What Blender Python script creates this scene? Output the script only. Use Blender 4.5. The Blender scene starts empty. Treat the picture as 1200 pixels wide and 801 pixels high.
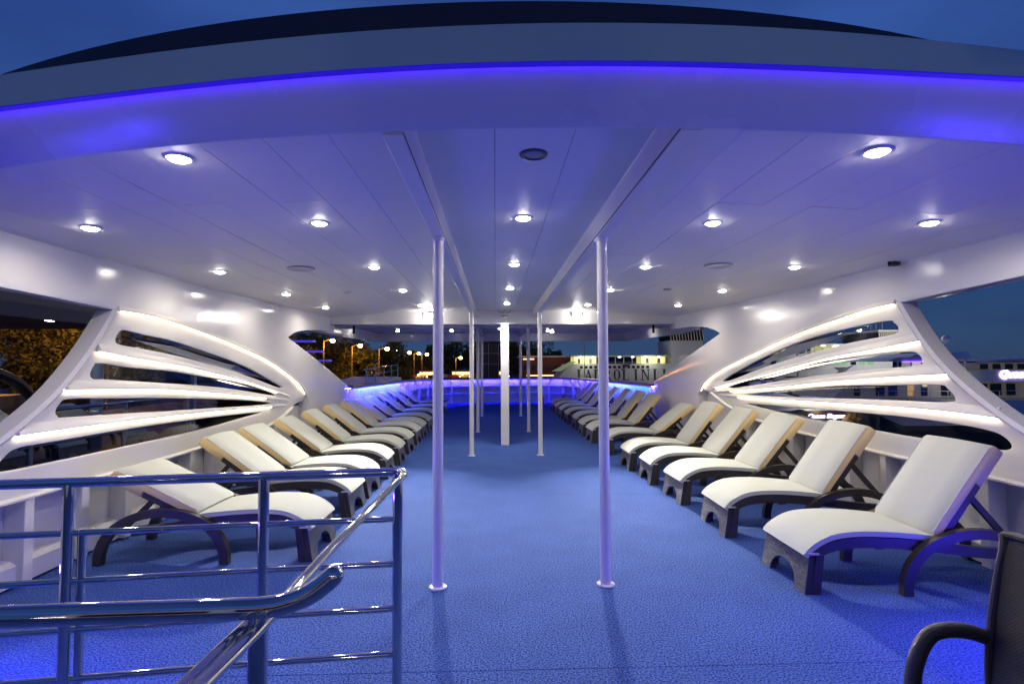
import bpy, bmesh, math, random
from mathutils import Vector, Matrix, Euler
import numpy as np
random.seed(7); RNG = np.random.RandomState(11)
sc = bpy.context.scene
col = sc.collection
R = math.radians
BLUE = (0.10, 0.03, 1.0)
WARM = (1.0, 0.885, 0.70)
# ------------------------------------------------------------------ camera
yaw, pitch, roll = R(1.825), R(2.487), R(-0.243)
cam_d = bpy.data.cameras.new('camera'); cam = bpy.data.objects.new('camera', cam_d); col.objects.link(cam)
cy, sy, cp, sp, cr, sr = math.cos(yaw), math.sin(yaw), math.cos(pitch), math.sin(pitch), math.cos(roll), math.sin(roll)
fw = Vector((sy*cp, cy*cp, sp)); rr = Vector((cy, -sy, 0)); uu = rr.cross(fw)
r2 = cr*rr + sr*uu; u2 = -sr*rr + cr*uu
m = Matrix((r2, u2, -fw)).transposed().to_4x4(); m.translation = Vector((0, 0, 1.7))
cam.matrix_world = m
cam_d.sensor_width = 36; cam_d.lens = 18.6; cam_d.clip_start = 0.05; cam_d.clip_end = 6000
sc.camera = cam
# ------------------------------------------------------------------ world: dusk sky
w = bpy.data.worlds.new('World'); sc.world = w; w.use_nodes = True
nt = w.node_tree; nt.nodes.clear()
def N(t, **k):
    n = nt.nodes.new(t)
    for a, b in k.items(): setattr(n, a, b)
    return n
wo = N('ShaderNodeOutputWorld'); bg = N('ShaderNodeBackground'); tc = N('ShaderNodeTexCoord')
sx = N('ShaderNodeSeparateXYZ'); rp = N('ShaderNodeValToRGB'); no = N('ShaderNodeTexNoise'); mx = N('ShaderNodeMix', data_type='RGBA', blend_type='MULTIPLY')
mp = N('ShaderNodeMapping'); cr2 = N('ShaderNodeValToRGB')
nt.links.new(tc.outputs['Generated'], sx.inputs[0]); nt.links.new(sx.outputs['Z'], rp.inputs[0])
e = rp.color_ramp.elements
e[0].position = 0.0; e[0].color = (0.030, 0.062, 0.13, 1)
e[1].position = 1.0; e[1].color = (0.010, 0.022, 0.09, 1)
k = e.new(0.12); k.color = (0.014, 0.042, 0.135, 1)
k = e.new(0.5); k.color = (0.022, 0.058, 0.24, 1)
mp.inputs['Scale'].default_value = (1, 1, 2.2)
nt.links.new(tc.outputs['Generated'], mp.inputs[0]); nt.links.new(mp.outputs[0], no.inputs['Vector'])
no.inputs['Scale'].default_value = 1.6; no.inputs['Detail'].default_value = 5
nt.links.new(no.outputs[0], cr2.inputs[0])
cr2.color_ramp.elements[0].position = .35; cr2.color_ramp.elements[0].color = (.60, .60, .66, 1)
cr2.color_ramp.elements[1].position = .65; cr2.color_ramp.elements[1].color = (1.25, 1.25, 1.15, 1)
mx.inputs[0].default_value = 1
nt.links.new(rp.outputs[0], mx.inputs[6]); nt.links.new(cr2.outputs[0], mx.inputs[7])
nt.links.new(mx.outputs[2], bg.inputs[0]); bg.inputs[1].default_value = 1.12
nt.links.new(bg.outputs[0], wo.inputs[0])
# ------------------------------------------------------------------ view
sc.view_settings.view_transform = 'Standard'; sc.view_settings.look = 'None'
sc.view_settings.exposure = 0.2; sc.view_settings.gamma = 1
sc.render.engine = 'CYCLES'
sc.cycles.max_bounces = 7; sc.cycles.diffuse_bounces = 4; sc.cycles.glossy_bounces = 4
sc.cycles.transparent_max_bounces = 12; sc.cycles.transmission_bounces = 3
sc.cycles.sample_clamp_indirect = 4.0; sc.cycles.use_denoising = True
sc.cycles.caustics_reflective = False; sc.cycles.caustics_refractive = False
sc.cycles.use_light_tree = True
# power knobs of the real lamps
P_DOWN, P_FLOOD, P_LED, P_BOW, P_LIP, P_SIDE = 6.9, 56.0, 12.0, 520.0, 8.0, 26.0

# ================================================================== helpers
MATS = {}
def mat(name, color=(.5, .5, .5), rough=.5, metal=0., emit=None, es=0., bump=None, spec=.5, coat=0., noise=None, trans=0., wear=None):
    if name in MATS: return MATS[name]
    M = bpy.data.materials.new(name); M.use_nodes = True
    t = M.node_tree; b = t.nodes['Principled BSDF']
    b.inputs['Base Color'].default_value = (*color, 1); b.inputs['Roughness'].default_value = rough
    b.inputs['Metallic'].default_value = metal; b.inputs['Specular IOR Level'].default_value = spec
    b.inputs['Coat Weight'].default_value = coat; b.inputs['Coat Roughness'].default_value = .05
    if emit: b.inputs['Emission Color'].default_value = (*emit, 1); b.inputs['Emission Strength'].default_value = es
    tcn = t.nodes.new('ShaderNodeTexCoord')
    if noise:   # (scale, amount, second colour)
        n = t.nodes.new('ShaderNodeTexNoise'); n.inputs['Scale'].default_value = noise[0]; n.inputs['Detail'].default_value = 5
        t.links.new(tcn.outputs['Object'], n.inputs['Vector'])
        r = t.nodes.new('ShaderNodeValToRGB'); r.color_ramp.elements[0].position = .5-noise[1]; r.color_ramp.elements[1].position = .5+noise[1]
        r.color_ramp.elements[0].color = (*color, 1); r.color_ramp.elements[1].color = (*noise[2], 1)
        t.links.new(n.outputs[0], r.inputs[0]); t.links.new(r.outputs[0], b.inputs['Base Color'])
    if wear:    # roughness variation
        n = t.nodes.new('ShaderNodeTexNoise'); n.inputs['Scale'].default_value = wear; n.inputs['Detail'].default_value = 6
        t.links.new(tcn.outputs['Object'], n.inputs['Vector'])
        r = t.nodes.new('ShaderNodeMapRange'); r.inputs['From Min'].default_value = .35; r.inputs['From Max'].default_value = .65
        r.inputs['To Min'].default_value = rough*.7; r.inputs['To Max'].default_value = min(1, rough*1.5)
        t.links.new(n.outputs[0], r.inputs[0]); t.links.new(r.outputs[0], b.inputs['Roughness'])
    if bump:    # (scale, strength, distance)
        n = t.nodes.new('ShaderNodeTexNoise'); n.inputs['Scale'].default_value = bump[0]; n.inputs['Detail'].default_value = 3
        t.links.new(tcn.outputs['Object'], n.inputs['Vector'])
        bp = t.nodes.new('ShaderNodeBump'); bp.inputs['Strength'].default_value = bump[1]; bp.inputs['Distance'].default_value = bump[2]
        t.links.new(n.outputs[0], bp.inputs['Height']); t.links.new(bp.outputs[0], b.inputs['Normal'])
    MATS[name] = M
    return M
PAINT = mat('white_gloss_paint', (.72, .71, .72), .15, bump=(26, .16, .004), wear=3.0)
PAINT2 = mat('white_satin_paint', (.74, .73, .71), .32, bump=(30, .06, .002))
PANEL = mat('ceiling_panel_paint', (.80, .77, .72), .48, bump=(30, .08, .003), spec=.35)
CENTRE = mat('ceiling_centre_paint', (.78, .76, .73), .46, bump=(30, .08, .003), spec=.35)
SOFFIT = mat('soffit_gloss_paint', (.78, .77, .80), .22, bump=(9, .10, .004), wear=1.6)
FASCIA = mat('fascia_paint', (.40, .56, .70), .45, bump=(30, .1, .003))
DARKP = mat('dark_navy_paint', (.018, .02, .05), .5)
CHROME = mat('polished_steel', (.74, .72, .70), .045, metal=1.)
CREAM = mat('cream_fabric', (.50, .525, .475), .9, bump=(7, .35, .012), spec=.15)
CREAM2 = mat('tan_fabric_side', (.72, .57, .29), .9, bump=(60, .35, .004), spec=.15)
RATD = mat('dark_rattan_plain', (.030, .026, .024), .45, bump=(90, .3, .002))
BLACK = mat('black_plastic', (.012, .012, .014), .4)
GREYM = mat('grey_plastic', (.28, .28, .30), .4)
LAMPW = mat('lamp_lens', (.9, .9, .9), .4, emit=(1, .93, .82), es=75)
FLOODL = mat('flood_lens', (.9, .9, .9), .4, emit=(1, .96, .9), es=45)
LEDW = mat('warm_led', (.9, .9, .9), .4, emit=(1, .84, .56), es=P_LED)
LEDB = mat('blue_led', (.2, .2, .9), .4, emit=(.03, .02, 1), es=P_BOW)
LEDC = mat('cyan_blue_led', (.2, .5, .9), .4, emit=(.03, .13, 1), es=P_BOW*.13)
LIPB = mat('lip_led', (.1, .05, .9), .4, emit=(.09, .01, 1), es=P_LIP)

def weave_mat(name, c1, c2, plane, sx_=.022, sy_=.009):
    M = bpy.data.materials.new(name); M.use_nodes = True; t = M.node_tree; b = t.nodes['Principled BSDF']
    tcn = t.nodes.new('ShaderNodeTexCoord'); s = t.nodes.new('ShaderNodeSeparateXYZ'); c = t.nodes.new('ShaderNodeCombineXYZ')
    t.links.new(tcn.outputs['Object'], s.inputs[0])
    ad = t.nodes.new('ShaderNodeMath'); ad.operation = 'ADD'; t.links.new(s.outputs['X'], ad.inputs[0]); t.links.new(s.outputs['Y'], ad.inputs[1]); t.links.new(ad.outputs[0], c.inputs[0]); t.links.new(s.outputs[plane[1]], c.inputs[1])
    br = t.nodes.new('ShaderNodeTexBrick'); br.inputs['Scale'].default_value = 1; br.inputs['Brick Width'].default_value = sx_
    br.inputs['Row Height'].default_value = sy_; br.inputs['Mortar Size'].default_value = .0022; br.inputs['Mortar Smooth'].default_value = .5
    br.inputs['Color1'].default_value = (*c1, 1); br.inputs['Color2'].default_value = (*c2, 1); br.inputs['Mortar'].default_value = (.004, .004, .004, 1)
    t.links.new(c.outputs[0], br.inputs['Vector']); t.links.new(br.outputs['Color'], b.inputs['Base Color'])
    bp = t.nodes.new('ShaderNodeBump'); bp.invert = True; bp.inputs['Strength'].default_value = .8; bp.inputs['Distance'].default_value = .004
    t.links.new(br.outputs['Fac'], bp.inputs['Height']); t.links.new(bp.outputs[0], b.inputs['Normal'])
    b.inputs['Roughness'].default_value = .38
    return M
WOVEN = weave_mat('woven_rattan_panel', (.17, .165, .17), (.07, .068, .07), ('Y', 'Z'), .040, .019)
WOVEN2 = weave_mat('woven_chair_back', (.060, .040, .045), (.025, .018, .02), ('X', 'Z'), .014, .006)

def carpet_mat():
    M = bpy.data.materials.new('blue_carpet'); M.use_nodes = True; t = M.node_tree; b = t.nodes['Principled BSDF']
    g = t.nodes.new('ShaderNodeTexCoord')
    def noise(s, d=4):
        n = t.nodes.new('ShaderNodeTexNoise'); n.inputs['Scale'].default_value = s; n.inputs['Detail'].default_value = d
        t.links.new(g.outputs['Object'], n.inputs['Vector']); return n
    a = noise(88, 3); big = noise(2.2, 8)
    r = t.nodes.new('ShaderNodeValToRGB'); t.links.new(a.outputs[0], r.inputs[0])
    r.color_ramp.elements[0].position = .40; r.color_ramp.elements[0].color = (.010, .033, .165, 1)
    r.color_ramp.elements[1].position = .60; r.color_ramp.elements[1].color = (.082, .155, .47, 1)
    mxx = t.nodes.new('ShaderNodeMix'); mxx.data_type = 'RGBA'; mxx.blend_type = 'MULTIPLY'; mxx.inputs[0].default_value = 1
    r2_ = t.nodes.new('ShaderNodeValToRGB'); t.links.new(big.outputs[0], r2_.inputs[0])
    r2_.color_ramp.elements[0].position = .3; r2_.color_ramp.elements[0].color = (.80, .80, .83, 1)
    r2_.color_ramp.elements[1].position = .7; r2_.color_ramp.elements[1].color = (1, 1, 1, 1)
    t.links.new(r.outputs[0], mxx.inputs[6]); t.links.new(r2_.outputs[0], mxx.inputs[7]); t.links.new(mxx.outputs[2], b.inputs['Base Color'])
    bp = t.nodes.new('ShaderNodeBump'); bp.inputs['Strength'].default_value = .35; bp.inputs['Distance'].default_value = .005
    t.links.new(a.outputs[0], bp.inputs['Height']); t.links.new(bp.outputs[0], b.inputs['Normal'])
    b.inputs['Roughness'].default_value = .95; b.inputs['Specular IOR Level'].default_value = .1
    return M
CARPET = carpet_mat()
def glass_mat():
    M = bpy.data.materials.new('window_glass'); M.use_nodes = True; t = M.node_tree; t.nodes.clear()
    o = t.nodes.new('ShaderNodeOutputMaterial'); m_ = t.nodes.new('ShaderNodeMixShader'); a = t.nodes.new('ShaderNodeBsdfTransparent')
    g = t.nodes.new('ShaderNodeBsdfGlossy'); g.inputs['Roughness'].default_value = .02; f = t.nodes.new('ShaderNodeFresnel'); f.inputs[0].default_value = 1.14
    a.inputs[0].default_value = (.82, .86, .9, 1)
    t.links.new(f.outputs[0], m_.inputs[0]); t.links.new(a.outputs[0], m_.inputs[1]); t.links.new(g.outputs[0], m_.inputs[2]); t.links.new(m_.outputs[0], o.inputs[0])
    return M
GLASS = glass_mat()

def finish(name, bm, m_, parent=None, smooth=None, matrix=None):
    me = bpy.data.meshes.new(name); bmesh.ops.recalc_face_normals(bm, faces=bm.faces[:]); bm.to_mesh(me); bm.free()
    if isinstance(m_, (list, tuple)):
        for q in m_: me.materials.append(q)
    else: me.materials.append(m_)
    if smooth is not None:
        me.polygons.foreach_set('use_smooth', [True]*len(me.polygons)); me.set_sharp_from_angle(angle=R(smooth))
    o = bpy.data.objects.new(name, me); col.objects.link(o)
    if parent: o.parent = parent
    return o
def tag(o, label=None, cat=None, group=None, kind=None):
    if label: o['label'] = label
    if cat: o['category'] = cat
    if group: o['group'] = group
    if kind: o['kind'] = kind
    return o
def empty(name, loc=(0, 0, 0), rz=0, label=None, cat=None, group=None):
    o = bpy.data.objects.new(name, None); col.objects.link(o); o.location = loc; o.rotation_euler = (0, 0, rz)
    o.empty_display_size = .2
    return tag(o, label, cat, group)
def copy_tree(o, parent=None):
    c = o.copy(); col.objects.link(c); c.parent = parent
    for ch in o.children: copy_tree(ch, c)
    return c
def box(bm, x0, x1, y0, y1, z0, z1, bev=0):
    v = [bm.verts.new(p) for p in [(x0, y0, z0), (x1, y0, z0), (x1, y1, z0), (x0, y1, z0), (x0, y0, z1), (x1, y0, z1), (x1, y1, z1), (x0, y1, z1)]]
    f = [bm.faces.new([v[i] for i in q]) for q in [(0, 3, 2, 1), (4, 5, 6, 7), (0, 1, 5, 4), (1, 2, 6, 5), (2, 3, 7, 6), (3, 0, 4, 7)]]
    if bev:
        es = set(e_ for q in f for e_ in q.edges)
        bmesh.ops.bevel(bm, geom=list(es), offset=bev, segments=2, affect='EDGES', profile=.5)
def boxo(name, b, m_, parent=None, bev=0):
    bm = bmesh.new(); box(bm, *b, bev=bev); return finish(name, bm, m_, parent)
def tube(bm, pts, r, seg=12, caps=True):
    pts = [Vector(p) for p in pts]; rings = []
    up = None
    for i, p in enumerate(pts):
        t = (pts[min(i+1, len(pts)-1)] - pts[max(i-1, 0)]).normalized()
        if up is None:
            up = Vector((0, 0, 1)) if abs(t.z) < .9 else Vector((1, 0, 0))
        s = t.cross(up).normalized(); up = s.cross(t).normalized()
        rad = r[i] if isinstance(r, (list, tuple)) else r
        rings.append([bm.verts.new(p + rad*(math.cos(2*math.pi*k/seg)*s + math.sin(2*math.pi*k/seg)*up)) for k in range(seg)])
    for a, b in zip(rings, rings[1:]):
        for k in range(seg): bm.faces.new((a[k], a[(k+1) % seg], b[(k+1) % seg], b[k]))
    if caps: bm.faces.new(rings[0][::-1]); bm.faces.new(rings[-1])
def tubeo(name, pts, r, m_, parent=None, seg=12):
    bm = bmesh.new(); tube(bm, pts, r, seg); return finish(name, bm, m_, parent, smooth=50)
def loft(bm, secs, closed=True, caps=True):
    rings = [[bm.verts.new(p) for p in s] for s in secs]; n = len(rings[0])
    for a, b in zip(rings, rings[1:]):
        for k in range(n if closed else n-1): bm.faces.new((a[k], a[(k+1) % n], b[(k+1) % n], b[k]))
    if caps: bm.faces.new(rings[0][::-1]); bm.faces.new(rings[-1])
def prism(bm, poly, a, b, f):
    """poly: list of 2-D points, f(u, v, t) -> 3-D; extruded from t=a to t=b"""
    A = [bm.verts.new(f(u, v, a)) for u, v in poly]; B = [bm.verts.new(f(u, v, b)) for u, v in poly]
    n = len(poly); bm.faces.new(A[::-1]); bm.faces.new(B)
    for k in range(n): bm.faces.new((A[k], A[(k+1) % n], B[(k+1) % n], B[k]))
def disc(bm, c, r, n=20, z=0):
    pass
def lathe(bm, prof, seg=20, c=(0, 0, 0)):
    rings = []
    for r, z in prof:
        rings.append([bm.verts.new((c[0]+max(r, 1e-4)*math.cos(2*math.pi*k/seg), c[1]+max(r, 1e-4)*math.sin(2*math.pi*k/seg), c[2]+z)) for k in range(seg)])
    for a, b in zip(rings, rings[1:]):
        for k in range(seg): bm.faces.new((a[k], a[(k+1) % seg], b[(k+1) % seg], b[k]))
    bm.faces.new(rings[0][::-1]); bm.faces.new(rings[-1])
def area(name, loc, size, power, color, parent=None, rot=(0, 0, 0), spread=180, shape='DISK', size_y=None):
    l = bpy.data.lights.new(name, 'AREA'); l.shape = shape; l.size = size; l.energy = power; l.color = color; l.spread = R(spread)
    if size_y: l.size_y = size_y
    o = bpy.data.objects.new(name, l); col.objects.link(o); o.location = loc; o.rotation_euler = rot
    if parent: o.parent = parent
    return o
def point(name, loc, power, color, r=.1, parent=None):
    l = bpy.data.lights.new(name, 'POINT'); l.energy = power; l.color = color; l.shadow_soft_size = r
    o = bpy.data.objects.new(name, l); col.objects.link(o); o.location = loc
    if parent: o.parent = parent
    return o
def smooth_path(pts, n=6, closed=False):
    """Catmull-Rom"""
    out = []; P = [np.array(p, float) for p in pts]; L = len(P)
    rng = range(L if closed else L-1)
    for i in rng:
        if closed: a, b, c, d = P[i-1], P[i], P[(i+1) % L], P[(i+2) % L]
        else: a, b, c, d = P[max(i-1, 0)], P[i], P[i+1], P[min(i+2, L-1)]
        for k in range(n):
            t = k/n
            out.append(tuple(.5*((2*b)+(-a+c)*t+(2*a-5*b+4*c-d)*t*t+(-a+3*b-3*c+d)*t**3)))
    if not closed: out.append(tuple(P[-1]))
    return out

# side wall plan curves
def XR(Y): return float(np.interp(Y, [5, 7, 9, 10.4, 12.8, 20], [4.05, 4.05, 3.95, 3.88, 3.8, 3.7]))
def XL(Y): return float(np.interp(Y, [5, 7, 9, 10.4, 12.8, 20], [-3.65, -3.68, -3.6, -3.5, -3.4, -3.3]))
def CZ(X): return 2.862 - .0105*(X-.2)**2          # cambered ceiling height

def plate(name, outer, holes, side, off, thick, m_, parent=None, bev=.006):
    """a plate in the (Y, z) plane with holes, bent along the wall's plan curve"""
    cu = bpy.data.curves.new('tmp', 'CURVE'); cu.dimensions = '2D'; cu.fill_mode = 'BOTH'; cu.extrude = thick/2-bev; cu.bevel_depth = bev; cu.bevel_resolution = 1
    for poly in [outer]+holes:
        s = cu.splines.new('POLY'); s.points.add(len(poly)-1); s.use_cyclic_u = True
        for q, p in zip(s.points, poly): q.co = (p[0], p[1], 0, 1)
    o = bpy.data.objects.new('tmp', cu); col.objects.link(o)
    dg = bpy.context.evaluated_depsgraph_get(); dg.update()
    me = bpy.data.meshes.new_from_object(o.evaluated_get(dg)); bpy.data.objects.remove(o); bpy.data.curves.remove(cu)
    bm = bmesh.new(); bm.from_mesh(me); bpy.data.meshes.remove(me)
    ys = [v.co.x for v in bm.verts]; y = math.floor(min(ys))+.5
    while y < max(ys):
        bmesh.ops.bisect_plane(bm, geom=bm.verts[:]+bm.edges[:]+bm.faces[:], plane_co=(y, 0, 0), plane_no=(1, 0, 0)); y += .5
    bmesh.ops.remove_doubles(bm, verts=bm.verts[:], dist=1e-5)
    sg, xf = (1, XR) if side == 'R' else (-1, XL)
    for v in bm.verts:
        Y, z, t = v.co; v.co = (xf(Y)+sg*(off+thick/2+t), Y, z)
    return finish(name, bm, m_, parent, smooth=25)

# ================================================================== deck floor
def floor_strip(name, y0, y1, m_, x0=-3.9, x1=4.4, parent=None, z=0.):
    bm = bmesh.new(); box(bm, x0, x1, y0, y1, z-.02, z, bev=.0025); return finish(name, bm, m_, parent)
dk = boxo('deck', (-4.6, 5.2, -5, 26, -.35, -.022), mat('steel_deck_paint', (.10, .14, .25), .6)); tag(dk, kind='structure')
fl = empty('floor'); fl['kind'] = 'structure'
ys = [-5, -.9, 3.03, 6.98, 10.9, 14.9, 18.9, 24.4]
for a, b in zip(ys, ys[1:]):
    floor_strip('carpet_length', a+.001, b-.001, CARPET, -3.95, 4.4, fl)

# ================================================================== ceiling panels
ce = empty('ceiling'); ce['kind'] = 'structure'
def poly_edge(X, c):
    x = max(-2.3, min(2.3, X)); f = lambda t: sum(a*t**k for k, a in enumerate(c)); d = (f(x+.01)-f(x-.01))/.02
    return f(x)+d*(X-x)+.03*(X-x)**2
def yin(X): return poly_edge(X, (2.197, -.0529, .0287, -.0028, .0005))
def ytop(X): return poly_edge(X, (1.987, -.0686, .0465, .0017, -.0016))
def yout(X): return poly_edge(X, (1.976, -.0665, .0472, -.0013, -.0036))
# backing above the panels
bm = bmesh.new(); xs = [-4.6+i*.35 for i in range(29)]
loft(bm, [[(x, yin(x)+.05, CZ(x)+.03), (x, 11.5, CZ(x)+.03), (x, 11.5, CZ(x)+.12), (x, yin(x)+.05, CZ(x)+.12)] for x in xs])
finish('backing', bm, mat('backing_dark', (.10, .10, .11), .8), ce)
W = .34
cols = []
x = -.49
while x > -3.75: cols.append((x-W, x, 'side')); x -= W
x = .895
while x < 4.1: cols.append((x, x+W, 'side')); x += W
for i in range(3): cols.append((-.4+i*.401, -.4+(i+1)*.401, 'mid'))
for i, (x0, x1, kd) in enumerate(sorted(cols)):
    st = 3.66 if i % 2 else 5.46
    if kd == 'mid': st = [3.66, 5.2][i % 2]
    cuts = [2.0]+[c for c in (st-3.6, st, st+3.6, st+7.2) if 2.2 < c < 11.3]+[11.3]
    z0, z1 = CZ(x0), CZ(x1)
    if kd == 'mid':
        z0 += .0; z1 += .0
    for a, b in zip(cuts, cuts[1:]):
        dz = random.uniform(-.0012, .0012); g = .0017
        bm = bmesh.new()
        a0, a1 = (yin(x0)+.02-g, yin(x1)+.02-g) if a == 2.0 else (a, a)
        loft(bm, [[(x0+g, a0+g, z0+dz), (x1-g, a1+g, z1+dz), (x1-g, a1+g, z1+.028), (x0+g, a0+g, z0+.028)],
                  [(x0+g, b-g, z0+dz), (x1-g, b-g, z1+dz), (x1-g, b-g, z1+.028), (x0+g, b-g, z0+.028)]])
        finish('ceiling_panel', bm, CENTRE if kd == 'mid' else PANEL, ce)
# longitudinal beams with a rounded inner flank
def beam(xa, xb, y0, y1, zt=2.862, z0=2.704, lab=None, sgn=1):
    o = empty('ceiling_beam', (0, 0, 0), 0, lab, 'beam', 'longitudinal ceiling beams')
    bm = bmesh.new()
    inner = xb if sgn > 0 else xa; outer = xa if sgn > 0 else xb
    pr = [(outer, zt+.02), (outer, z0+.004), (outer+sgn*.004, z0), (inner-sgn*.004, z0), (inner, z0+.004), (inner, z0+.06)]
    pr += [(inner+sgn*(.012-.012*math.cos(a)), z0+.06+(zt-z0-.062)*math.sin(a)) for a in [math.pi/2*k/6 for k in range(1, 7)]]
    pr += [(inner+sgn*.012, zt+.02)]
    loft(bm, [[(p[0], y, p[1]) for p in pr] for y in (y0, 3.02, 3.022, y1)])
    finish('beam_casing', bm, PAINT2, o, smooth=40)
    gx = inner+sgn*.0005
    boxo('gap_shade_strip', (min(gx, gx+sgn*.003), max(gx, gx+sgn*.003), y0, y1, z0+.005, z0+.013), BLACK, o)  # black strip drawn for the shade in the joint
    return o
beam(-.493, -.400, 2.285, 11.3, lab='long white ceiling beam over the left row of poles', sgn=1)
beam(.803, .895, 2.205, 11.3, lab='long white ceiling beam over the right row of poles', sgn=-1)
# cross beam closing the covered deck
cb = empty('cross_beam', (0, 0, 0), 0, 'white cross beam carrying the two bright floodlights', 'beam')
bm = bmesh.new(); xs = [-3.46+i*.4 for i in range(19)]; xs[-1] = 3.86
loft(bm, [[(x, 11.2, 2.566+.00*x), (x, 11.45, 2.566), (x, 11.45, CZ(x)+.1), (x, 11.2, CZ(x)+.1)] for x in xs]); finish('beam_casing', bm, PAINT, cb)

# ================================================================== aft roof lip (soffit, blue led, fascia, dark coaming)
lip = empty('roof_lip', (0, 0, 0), 0, 'curved glossy roof edge overhead lit violet blue', 'roof edge')
xs = np.linspace(-5.2, 5.6, 61)
bm = bmesh.new()
loft(bm, [[(x, yout(x), CZ(x)+.000), (x, yin(x)-.012, CZ(x)-.162), (x, yin(x), CZ(x)-.164), (x, yin(x)+.008, CZ(x)-.156), (x, yin(x)+.012, CZ(x)+.02), (x, yout(x)+.02, CZ(x)+.03)] for x in xs])
finish('soffit', bm, SOFFIT, lip, smooth=35)
bm = bmesh.new()
loft(bm, [[(x, yout(x)-.014, CZ(x)-.028), (x, yout(x)-.030, CZ(x)-.022), (x, ytop(x), CZ(x)+.150), (x, ytop(x)+.03, CZ(x)+.165), (x, yout(x)+.6, CZ(x)+.17), (x, yout(x)+.6, CZ(x)+.13), (x, yout(x)-.001, CZ(x)+.03), (x, yout(x)-.001, CZ(x)+.010), (x, yout(x)-.014, CZ(x)+.010)] for x in xs])
finish('fascia', bm, FASCIA, lip, smooth=35)
bm = bmesh.new()
loft(bm, [[(x, yout(x)-.013, CZ(x)-.020), (x, yout(x)-.009, CZ(x)-.020), (x, yout(x)-.009, CZ(x)+.006), (x, yout(x)-.013, CZ(x)+.006)] for x in xs])
finish('led_strip', bm, LIPB, lip)
bm = bmesh.new()
loft(bm, [[(x, yout(x)-.032, CZ(x)-.029), (x, yout(x)-.013, CZ(x)-.035), (x, yout(x)-.013, CZ(x)-.031), (x, yout(x)-.032, CZ(x)-.023)] for x in xs])
finish('diffuser_edge', bm, mat('lip_edge', (.1, .05, .6), .4, emit=(.02, .0, 1), es=.28), lip)
co = empty('upper_coaming', (0, 0, 0), 0, 'dark navy curved coaming above the pale roof fascia', 'coaming')
bm = bmesh.new()
def yd(x): return 2.599-.05*x+.0619*x*x
loft(bm, [[(x, yd(x), 3.17), (x, yd(x), 3.535), (x, yd(x)+.5, 3.55), (x, yd(x)+.5, 3.17)] for x in xs])
finish('coaming_band', bm, DARKP, co, smooth=35)

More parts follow.
